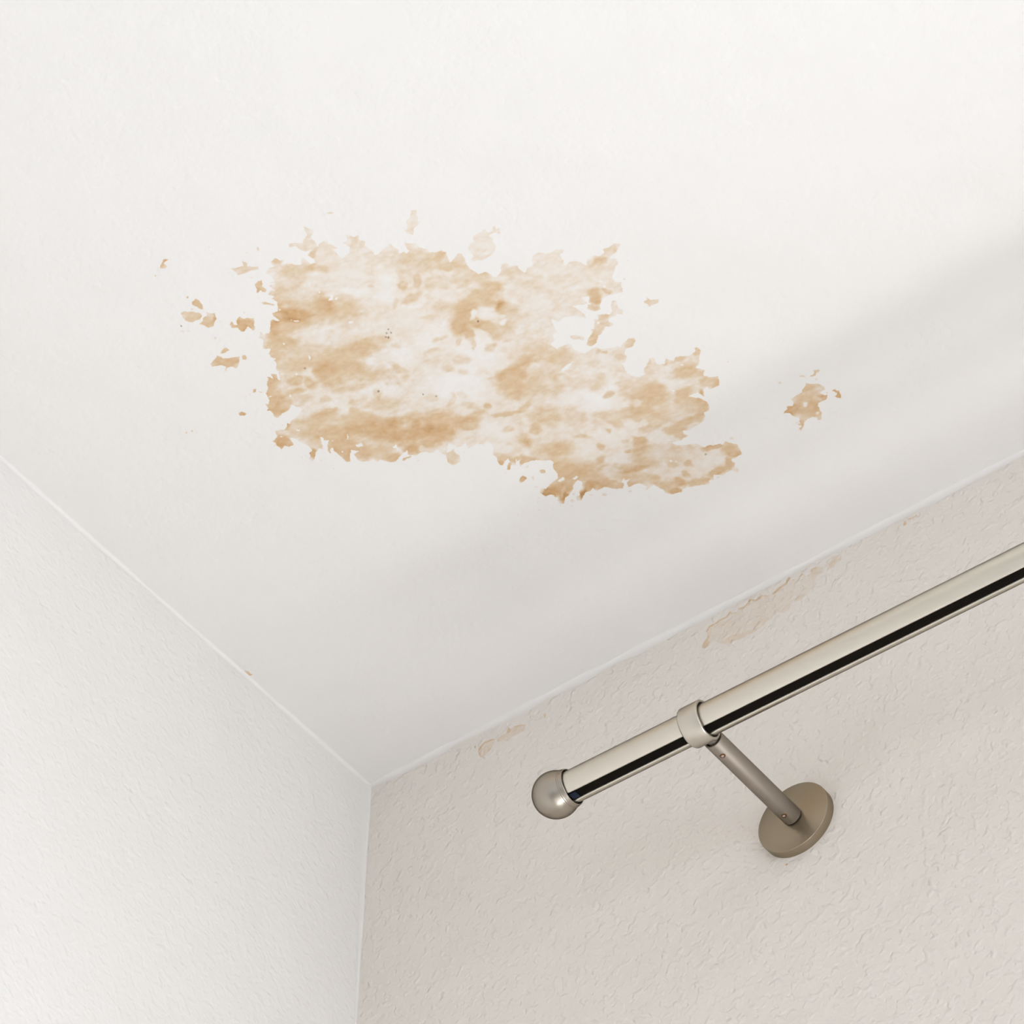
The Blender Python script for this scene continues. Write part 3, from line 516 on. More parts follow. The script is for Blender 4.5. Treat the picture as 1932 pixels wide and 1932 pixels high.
# strength of the stain: centre x, y, half axes (mm), turn, strength
CEILING_TONES = [[274.7,-332.6,11.4,6.7,129,0.08],[258.8,-340.0,8.8,4.0,-144,0.06],[265.1,-352.0,6.7,5.7,135,0.12],[287.7,-260.1,18.4,15.1,-146,0.07],[280.0,-288.6,8.9,6.1,-145,
0.1],[269.9,-281.6,7.6,6.8,135,0.08],[250.3,-283.1,12.1,8.3,-146,0.1],[261.9,-245.4,20.1,14.0,-145,0.05],[258.5,-204.0,11.8,10.0,-147,0.1],[216.5,-278.5,11.7,5.6,
-145,0.09],[227.1,-263.8,6.9,4.9,-146,0.1],[321.0,-189.1,14.3,9.2,-144,0.05],[338.7,-192.7,6.3,5.8,124,0.12],[336.3,-142.0,8.6,7.9,-140,0.14],[311.9,-140.1,9.3,
5.3,177,0.14],[313.8,-159.2,9.1,7.9,-143,0.14],[293.1,-161.0,8.6,5.0,-144,0.15],[244.2,-359.0,13.4,7.3,-145,0.22],[263.0,-345.3,10.3,4.0,-144,0.2],[215.3,-330.0,
12.0,5.1,-144,0.2],[195.3,-307.0,5.9,5.5,-168,0.22],[232.9,-292.4,3.6,2.4,166,0.08],[254.6,-305.5,13.6,8.2,-145,0.2],[272.7,-303.2,11.6,10.9,143,0.17],[219.0,
-358.3,8.8,6.0,-147,0.55],[232.8,-339.9,18.7,8.8,-145,0.48],[217.0,-348.5,10.9,4.4,-144,0.84],[219.3,-341.4,5.4,4.2,147,0.74],[237.9,-342.9,7.3,6.4,-153,0.72],
[249.2,-332.1,7.9,7.4,-163,0.5],[249.4,-340.7,6.2,3.4,-145,0.42],[201.0,-343.0,9.6,4.7,130,0.64],[203.6,-347.8,5.5,2.6,130,0.75],[210.4,-342.0,7.8,4.1,-145,0.5],
[198.7,-333.6,8.4,5.8,-147,0.62],[191.0,-330.8,7.0,6.3,144,0.55],[207.1,-321.5,16.8,4.1,-144,0.42],[203.6,-313.0,13.7,4.5,-144,0.6],[220.6,-304.8,15.2,7.8,-173,
0.54],[236.8,-304.1,11.3,6.0,-160,0.57],[220.5,-294.6,7.4,4.5,-145,0.62],[204.3,-299.6,7.7,6.3,135,0.72],[192.0,-315.4,7.9,4.9,-146,0.5],[224.7,-284.6,12.1,6.3,
-145,0.47],[247.4,-300.6,6.3,2.7,-144,0.42],[242.7,-277.6,5.1,2.9,-100,0.42],[251.6,-291.5,3.4,1.9,-100,0.35],[235.9,-365.1,4.8,4.5,170,0.42],[238.9,-372.8,8.3,
5.6,-146,0.44],[251.8,-366.6,7.7,3.3,-130,0.48],[256.7,-378.5,4.1,2.6,148,0.5],[236.0,-384.7,3.1,2.6,-152,0.58],[223.3,-363.5,6.8,5.3,-149,0.42],[280.4,-317.2,
7.7,2.7,163,0.5],[291.3,-324.5,4.7,2.8,134,0.5],[282.2,-327.1,2.7,2.1,131,0.5],[270.1,-318.5,4.0,1.5,135,0.4],[299.9,-338.0,8.6,7.7,135,0.4],[287.5,-335.5,7.8,
2.6,117,0.34],[287.4,-347.1,7.2,5.3,-146,0.28],[281.1,-371.2,3.9,3.1,132,0.38],[259.2,-385.6,5.3,5.0,160,0.28],[266.3,-376.4,4.1,3.9,-167,0.24],[266.7,-337.5,2.1,
1.3,-113,0.32],[311.6,-329.4,10.8,5.9,-144,0.46],[316.8,-332.1,4.4,2.4,-180,0.56],[322.7,-321.2,5.3,3.6,129,0.48],[314.9,-322.0,3.6,2.6,-145,0.54],[323.8,-307.4,
11.9,4.5,-99,0.42],[315.5,-309.3,5.2,4.6,-149,0.47],[325.6,-294.5,6.2,4.3,-145,0.57],[311.6,-294.8,12.8,5.3,-177,0.54],[322.3,-281.5,6.1,4.7,128,0.82],[316.7,
-287.8,4.7,3.4,-145,0.6],[303.4,-289.1,7.9,5.8,122,0.64],[292.6,-281.9,8.8,7.3,157,0.69],[293.5,-272.8,4.1,2.9,129,0.6],[303.9,-274.5,7.2,3.8,-108,0.69],[305.7,
-266.4,7.1,3.6,-90,0.5],[322.7,-272.5,6.7,5.6,-91,0.5],[311.6,-265.5,6.4,4.0,-161,0.44],[310.9,-281.9,6.1,4.7,129,0.1],[304.3,-283.5,4.1,1.6,128,0.12],[315.5,
-269.0,2.3,1.8,172,0.04],[315.4,-274.1,5.3,1.4,-164,0.16],[301.0,-315.8,7.9,4.6,-160,0.38],[298.6,-308.5,6.7,2.7,-144,0.15],[293.7,-302.1,6.9,4.3,-161,0.36],
[282.8,-298.3,5.3,2.3,-158,0.32],[276.9,-280.3,3.7,1.9,-180,0.38],[283.8,-271.4,4.2,2.0,137,0.42],[289.8,-265.4,4.3,1.6,114,0.34],[298.2,-258.3,3.5,2.9,156,0.42],
[308.3,-256.9,2.3,1.9,164,0.35],[303.6,-251.9,2.6,1.9,-145,0.3],[267.0,-274.4,5.5,3.0,-167,0.38],[267.4,-268.1,10.5,6.2,-145,0.26],[277.2,-260.1,4.9,2.7,-167,
0.38],[266.1,-259.6,4.2,2.4,-145,0.38],[272.5,-252.3,3.2,2.6,-147,0.27],[280.6,-247.3,3.5,3.1,131,0.22],[286.8,-242.3,1.9,1.4,-145,0.35],[281.1,-240.0,1.5,1.3,
-147,0.35],[341.2,-296.3,8.2,6.0,-145,0.38],[335.3,-284.1,7.8,7.3,-150,0.24],[346.8,-282.3,9.3,3.3,-137,0.42],[353.3,-286.6,6.2,2.7,-144,0.45],[335.4,-275.7,2.8,
2.2,173,0.42],[361.7,-289.4,11.3,8.6,-144,0.24],[374.3,-276.2,8.2,6.6,-144,0.23],[359.8,-269.5,13.4,10.0,-144,0.23],[340.9,-270.0,7.8,6.0,-145,0.12],[326.7,
-264.9,4.7,1.9,171,0.36],[330.9,-253.9,12.0,11.5,-150,0.22],[318.3,-257.2,3.1,2.6,129,0.1],[326.9,-253.9,3.2,2.3,-164,0.1],[321.0,-247.6,8.4,6.8,-145,0.3],[313.1,
-241.5,11.9,5.3,-165,0.37],[321.6,-231.0,12.6,6.9,-144,0.5],[306.0,-236.4,6.3,5.2,-145,0.65],[292.5,-235.1,9.0,5.9,-178,0.68],[299.8,-232.4,5.3,4.9,-148,0.6],
[309.1,-229.0,6.3,4.5,-144,0.25],[310.9,-220.9,7.9,5.6,-144,0.42],[326.2,-210.5,7.9,6.3,-144,0.28],[342.0,-234.8,4.7,2.0,-144,0.34],[386.5,-274.6,5.5,3.0,-180,
0.54],[397.3,-277.2,5.3,3.1,-174,0.36],[387.6,-267.3,6.2,5.3,-143,0.24],[370.5,-254.2,4.7,4.1,126,0.56],[378.7,-251.5,3.4,1.2,-144,0.52],[368.9,-250.4,3.3,2.5,
176,0.64],[364.5,-246.9,4.1,2.4,-144,0.42],[374.1,-239.9,6.1,3.6,126,0.26],[365.1,-238.1,4.0,2.6,-169,0.5],[359.5,-233.0,4.2,4.1,-140,0.4],[349.7,-227.5,6.1,3.7,
135,0.5],[366.6,-212.6,4.1,3.7,124,0.46],[350.0,-215.4,2.0,1.4,179,0.5],[347.0,-218.4,2.0,1.5,-144,0.4],[354.3,-208.0,4.2,2.6,-144,0.38],[338.8,-212.5,4.2,2.6,
-144,0.38],[345.9,-211.6,4.2,3.5,-143,0.12],[394.6,-230.3,6.2,4.0,-143,0.45],[329.3,-200.4,8.4,5.9,-144,0.38],[336.0,-202.5,3.2,2.8,-143,0.4],[349.1,-198.1,5.5,
3.2,133,0.28],[354.3,-186.5,8.4,4.2,-144,0.3],[367.9,-193.7,2.8,2.0,125,0.48],[363.5,-188.4,5.7,3.2,-106,0.4],[371.1,-183.7,6.3,4.2,-143,0.2],[376.0,-187.9,2.8,
1.7,125,0.4],[382.3,-184.1,3.7,3.4,-137,0.44],[393.9,-182.4,4.7,2.7,135,0.5],[380.1,-173.7,6.3,4.9,-142,0.56],[385.7,-167.9,4.2,2.8,-143,0.46],[389.3,-157.5,4.3,
4.1,-108,0.62],[384.2,-161.2,4.2,3.5,-141,0.5],[366.8,-171.3,4.9,4.7,112,0.2],[376.6,-163.3,3.7,2.7,-143,0.28],[350.5,-170.2,11.6,8.4,-143,0.58],[358.0,-172.5,
6.3,5.6,-141,0.6],[368.8,-160.3,7.0,3.8,172,0.57],[377.8,-152.9,3.9,1.9,125,0.66],[345.9,-189.2,4.7,3.5,-143,0.38],[345.6,-181.6,7.2,4.3,-176,0.38],[368.2,-150.3,
9.0,6.3,-143,0.48],[373.8,-146.2,6.3,3.2,125,0.56],[341.9,-159.0,13.8,6.0,-144,0.48],[335.4,-167.3,9.2,3.8,-161,0.62],[324.7,-171.6,10.8,4.2,-158,0.44],[342.5,
-169.9,3.2,3.2,-106,0.22],[357.3,-149.5,4.8,2.7,-143,0.32],[358.3,-140.9,9.1,3.9,-158,0.58],[348.2,-140.3,7.5,3.9,-144,0.54],[366.4,-139.4,5.0,3.2,124,0.6],
[331.6,-186.6,3.5,2.5,178,0.5],[318.2,-178.0,4.3,2.8,-144,0.38],[321.4,-167.0,6.7,3.2,-115,0.45],[327.8,-160.5,3.6,3.2,124,0.18],[336.1,-150.9,7.8,3.4,-172,0.55],
[336.0,-156.3,2.4,2.2,122,0.24],[348.3,-133.1,4.3,2.7,-143,0.44],[314.2,-163.4,1.8,1.7,-142,0.5],[300.4,-165.4,3.8,1.4,-130,0.4],[317.8,-151.0,2.6,1.7,-144,0.42],
[303.1,-155.9,2.8,2.0,-144,0.5],[314.7,-143.0,1.9,1.7,-142,0.52],[324.7,-145.1,5.2,3.0,-105,0.6],[321.4,-136.8,6.7,6.1,-141,0.62],[325.8,-130.0,8.1,6.5,-143,0.5],
[297.4,-147.1,4.3,2.6,126,0.5],[334.4,-125.5,13.9,6.1,-144,0.36],[344.2,-125.5,5.9,2.5,-144,0.38],[316.4,-127.9,8.6,5.8,-143,0.48],[287.3,-142.8,10.2,7.3,-144,
0.55],[302.1,-131.1,7.0,4.7,-144,0.5],[308.2,-127.6,7.1,2.7,-158,0.72],[296.0,-134.6,5.9,2.9,-144,0.3],[351.4,-107.7,12.9,8.0,-143,0.2],[336.9,-105.7,8.1,4.0,
-144,0.22],[322.2,-112.8,6.5,3.3,-144,0.27],[338.7,-112.0,3.0,2.3,143,0.52],[330.7,-116.5,3.2,2.5,-142,0.46],[331.8,-104.9,3.0,2.1,-97,0.56],[357.2,-116.0,4.9,
2.5,-159,0.66],[362.4,-113.1,3.4,1.9,-175,0.7],[367.2,-106.9,5.1,4.4,-101,0.62],[367.1,-101.6,3.0,2.9,-118,0.6],[359.6,-96.4,5.8,2.3,131,0.58],[350.8,-96.5,7.7,
3.2,-166,0.6],[335.4,-96.0,9.3,2.8,-158,0.58],[325.3,-102.4,3.7,3.2,122,0.68],[318.4,-102.9,6.5,4.4,-143,0.56],[320.0,-97.6,3.3,1.9,-160,0.76],[293.1,-123.2,6.0,
3.7,-144,0.56],[305.7,-120.4,8.1,4.4,-144,0.5],[313.1,-112.2,4.3,3.5,-143,0.56],[300.0,-119.9,2.8,2.7,119,0.5],[283.0,-132.4,9.2,4.4,-144,0.7],[275.6,-133.2,5.1,
3.2,126,0.8],[274.6,-153.9,14.0,8.7,-144,0.62],[280.1,-170.5,11.3,6.8,-144,0.55],[269.3,-187.3,5.4,4.6,129,0.58],[270.4,-187.4,2.2,1.6,128,0.68],[280.5,-189.8,
3.6,3.5,144,0.54],[290.7,-193.7,9.1,6.4,-144,0.5],[257.1,-143.9,8.1,5.2,-179,0.78],[252.8,-145.3,4.4,2.7,127,0.86],[258.9,-135.4,5.5,3.3,127,0.82],[266.3,-142.7,
5.9,5.4,128,0.68],[269.9,-129.2,5.5,3.3,118,0.95],[278.6,-133.8,4.4,3.2,126,0.76],[262.0,-140.4,6.5,1.2,141,0.52],[261.1,-185.3,6.4,5.0,-145,0.33],[249.3,-183.1,
5.8,5.4,133,0.45],[253.7,-188.9,6.4,3.2,-144,0.15],[245.8,-180.2,2.2,2.1,154,0.68],[259.3,-174.9,8.6,3.3,-144,0.6],[248.2,-174.9,3.6,2.2,127,0.66],[267.1,-201.3,
4.3,2.4,166,0.38],[275.3,-198.9,3.7,2.9,147,0.3],[274.4,-210.9,11.2,1.7,-152,0.55],[285.9,-208.6,5.2,1.8,179,0.5],[267.5,-221.2,2.3,1.7,-165,0.56],[257.6,-220.6,
6.6,2.6,-165,0.5],[236.9,-233.0,10.7,6.0,-145,0.6],[247.7,-220.7,10.3,4.2,-158,0.66],[227.4,-226.7,8.0,5.7,-146,0.84],[230.4,-220.1,7.0,6.4,-153,0.72],[234.7,
-217.0,4.3,2.7,129,0.66],[221.6,-217.6,7.0,3.6,-144,0.6],[250.3,-215.3,5.3,3.4,-145,0.54],[244.2,-207.4,13.4,4.3,-144,0.24],[250.7,-237.8,6.9,1.9,142,0.34],
[258.0,-227.3,4.8,2.7,-144,0.38],[258.9,-237.1,3.4,3.2,137,0.24],[238.3,-240.8,4.8,2.7,-145,0.4],[243.9,-248.1,4.2,2.7,-145,0.34],[224.5,-201.2,4.4,3.2,129,0.4],
[289.2,-227.1,10.7,8.3,-123,0.6],[288.4,-221.7,7.9,5.6,-145,0.57],[299.9,-219.3,9.8,7.9,128,0.47],[306.3,-210.3,8.2,5.7,-172,0.4],[310.7,-194.0,10.6,6.3,-144,
0.1],[323.3,-206.6,7.9,5.9,-144,0.34],[304.9,-186.0,8.0,5.7,-144,0.42],[298.2,-167.9,4.3,2.0,-136,0.46],[248.6,-161.5,3.7,3.2,129,0.66],[171.6,-311.3,11.2,4.8,
130,0.62],[167.4,-301.3,8.5,7.0,-151,0.6],[161.6,-295.0,6.4,5.0,-149,0.66],[191.3,-299.5,5.3,3.0,-92,0.56],[181.8,-300.4,4.9,2.6,-160,0.57],[185.4,-307.3,4.2,3.5,
-150,0.54],[205.1,-299.8,9.1,6.6,132,0.72],[210.2,-291.8,11.4,4.1,-158,0.5],[208.8,-283.3,14.0,3.3,-155,0.42],[179.1,-295.4,6.4,3.4,-145,0.45],[190.2,-283.8,3.2,
2.7,-150,0.48],[193.1,-276.4,8.0,3.4,-144,0.2],[202.4,-277.9,6.4,2.0,-144,0.2],[202.6,-273.0,4.0,2.7,-146,0.52],[188.3,-276.4,4.0,1.9,-173,0.55],[197.7,-266.9,
3.9,2.9,149,0.55],[176.1,-280.0,2.8,2.7,-174,0.25],[218.5,-268.3,4.2,3.2,131,0.44],[208.6,-268.6,8.0,3.9,-145,0.34],[218.5,-259.7,11.2,4.9,-144,0.4],[229.3,
-270.0,1.4,1.2,133,0.34],[235.9,-267.6,1.4,1.3,-154,0.34],[241.8,-270.4,2.4,2.1,-150,0.36],[198.5,-260.2,12.3,4.6,-144,0.56],[180.4,-275.1,7.5,4.3,-176,0.62],
[188.2,-268.6,8.0,3.2,-144,0.48],[168.1,-273.5,13.9,6.8,-145,0.48],[158.2,-282.5,3.9,3.2,136,0.7],[147.9,-274.1,5.5,5.0,150,0.76],[152.2,-269.2,2.7,2.1,134,0.62],
[174.4,-260.1,11.3,8.6,-148,0.58],[174.6,-247.5,11.3,8.7,-148,0.62],[197.5,-250.3,19.3,7.9,-144,0.67],[226.9,-240.3,8.0,4.3,-145,0.63],[208.8,-247.4,10.0,4.4,
-166,0.76],[220.8,-235.1,4.4,4.2,170,0.8],[211.2,-233.2,13.9,5.7,-144,0.75],[191.6,-236.0,9.7,5.4,-145,0.47],[181.9,-235.0,8.1,4.0,-145,0.6],[196.6,-223.3,8.1,
4.0,-145,0.64],[209.4,-222.1,4.4,4.2,165,0.7],[173.6,-239.3,4.4,2.7,130,0.66],[156.6,-254.3,4.4,2.7,131,0.7],[218.5,-266.6,2.5,1.6,130,0.5],[339.8,-323.4,13.1,
9.2,128,0.2],[317.6,-360.6,11.7,5.1,128,0.26],[181.0,-422.5,5.2,3.2,133,0.66],[216.9,-391.8,10.5,5.2,-145,0.42],[216.1,-375.6,6.3,4.8,135,0.58],[210.3,-363.6,5.7,
2.1,-144,0.5],[176.9,-387.4,5.3,4.8,149,0.62],[167.7,-382.3,6.6,5.3,-152,0.46],[174.6,-374.0,6.4,5.6,144,0.54],[179.6,-374.9,3.2,1.6,131,0.7],[188.7,-359.1,9.0,
7.4,-151,0.66],[187.0,-357.1,3.3,2.7,-151,0.78],[167.0,-349.8,3.4,3.1,180,0.54],[161.5,-343.1,9.9,5.4,-145,0.62],[173.2,-339.2,2.7,2.0,135,0.5],[162.4,-313.4,5.0,
2.2,-145,0.6],[143.4,-304.8,3.3,2.2,-147,0.72],[175.2,-418.4,4.9,4.1,-155,0.6],[175.7,-394.1,2.6,2.0,136,0.6],[107.7,-311.5,7.6,5.6,-149,0.36],[428.9,-120.4,9.9,
7.9,-140,0.55],[424.1,-115.5,5.6,4.0,-142,0.42],[423.1,-104.8,8.7,8.0,-130,0.62],[413.8,-110.9,5.2,4.6,-136,0.74],[434.5,-107.9,2.9,2.6,114,0.7],[421.9,-109.6,
1.9,1.8,-119,0.08],[424.7,-98.7,1.4,1.1,119,0.25],[410.9,-96.6,4.1,2.6,122,0.62],[441.3,-128.1,4.5,3.8,118,0.5],[434.1,-130.0,2.6,1.4,-143,0.58],[442.6,-106.2,
4.6,3.8,117,0.72],[420.2,-133.7,1.4,1.3,115,0.66],[2.8,-130.2,4.2,3.9,-168,0.5]]
CEILING_SPECKS = [[196.9,-311.0,0.4,0.4,139],[252.3,-300.4,0.8,0.4,129],[251.3,-301.6,0.5,0.4,-150],[256.3,-305.5,0.4,0.3,-148],[253.6,-303.7,0.3,0.3,131],[255.9,-302.4,0.3,0.3,
131],[303.1,-278.9,0.7,0.4,128],[221.2,-270.6,0.6,0.6,-166],[247.0,-246.9,0.4,0.3,130],[241.4,-252.8,0.4,0.3,130],[158.4,-380.2,0.5,0.3,133],[351.3,-112.4,0.3,
0.3,118]]
WALL_STAINS = [[[2690,-286],[2701,-247],[2736,-211],[2742,-186],[2723,-152],[2753,-119],[2797,-122],[2836,-112],[2885,-112],[2915,-85],[2933,-113],[2962,-119],[2982,-96],[3020,
-108],[3070,-64],[3107,-98],[3156,-82],[3198,-113],[3231,-116],[3280,-94],[3338,-84],[3345,-42],[3373,-43],[3376,-84],[3423,-96],[3462,-74],[3489,-119],[3527,
-108],[3524,-83],[3576,-81],[3621,-120],[3609,-159],[3572,-158],[3550,-202],[3568,-235],[3529,-257],[3480,-284],[3432,-300],[3376,-288],[3355,-332],[3307,-337],
[3262,-298],[3222,-342],[3174,-336],[3164,-363],[3087,-374],[3049,-374],[3010,-379],[2944,-367],[2895,-378],[2830,-323],[2773,-267],[2744,-289],[2714,-300]],
[[3643,-140],[3651,-93],[3684,-91],[3685,-63],[3755,-83],[3753,-122],[3715,-132],[3694,-160],[3661,-156]],[[4210,-110],[4222,-72],[4259,-73],[4314,-73],[4324,
-93],[4295,-90],[4285,-115],[4281,-89],[4235,-86],[4233,-119]],[[911,-174],[933,-148],[951,-132],[992,-139],[1015,-136],[1045,-153],[1049,-187],[1029,-208],[1017,
-227],[995,-246],[972,-259],[931,-255],[918,-216]],[[1063,-195],[1068,-159],[1109,-150],[1138,-154],[1149,-121],[1157,-100],[1170,-133],[1196,-141],[1207,-128],
[1254,-142],[1301,-171],[1290,-213],[1227,-222],[1192,-216],[1163,-238],[1128,-218],[1087,-202]],[[871,-130],[892,-128],[890,-156]],[[1445,-153],[1465,-162],
[1463,-183],[1451,-202],[1445,-179]],[[1408,-172],[1431,-172],[1428,-184],[1414,-186]],[[1623,-165],[1642,-207],[1629,-200]],[[3796,-90],[3792,-93],[3786,-91],
[3781,-84],[3779,-76],[3781,-70],[3787,-69],[3793,-74],[3797,-82]],[[4086,-104],[4080,-105],[4070,-100],[4061,-92],[4058,-84],[4061,-80],[4070,-82],[4079,-89],
[4086,-97]],[[3252,-2391],[3249,-2396],[3242,-2397],[3234,-2394],[3229,-2388],[3230,-2383],[3235,-2379],[3243,-2380],[3250,-2385]],[[3243,-2364],[3240,-2365],
[3235,-2363],[3231,-2359],[3229,-2355],[3231,-2354],[3235,-2354],[3240,-2357],[3243,-2361]]]
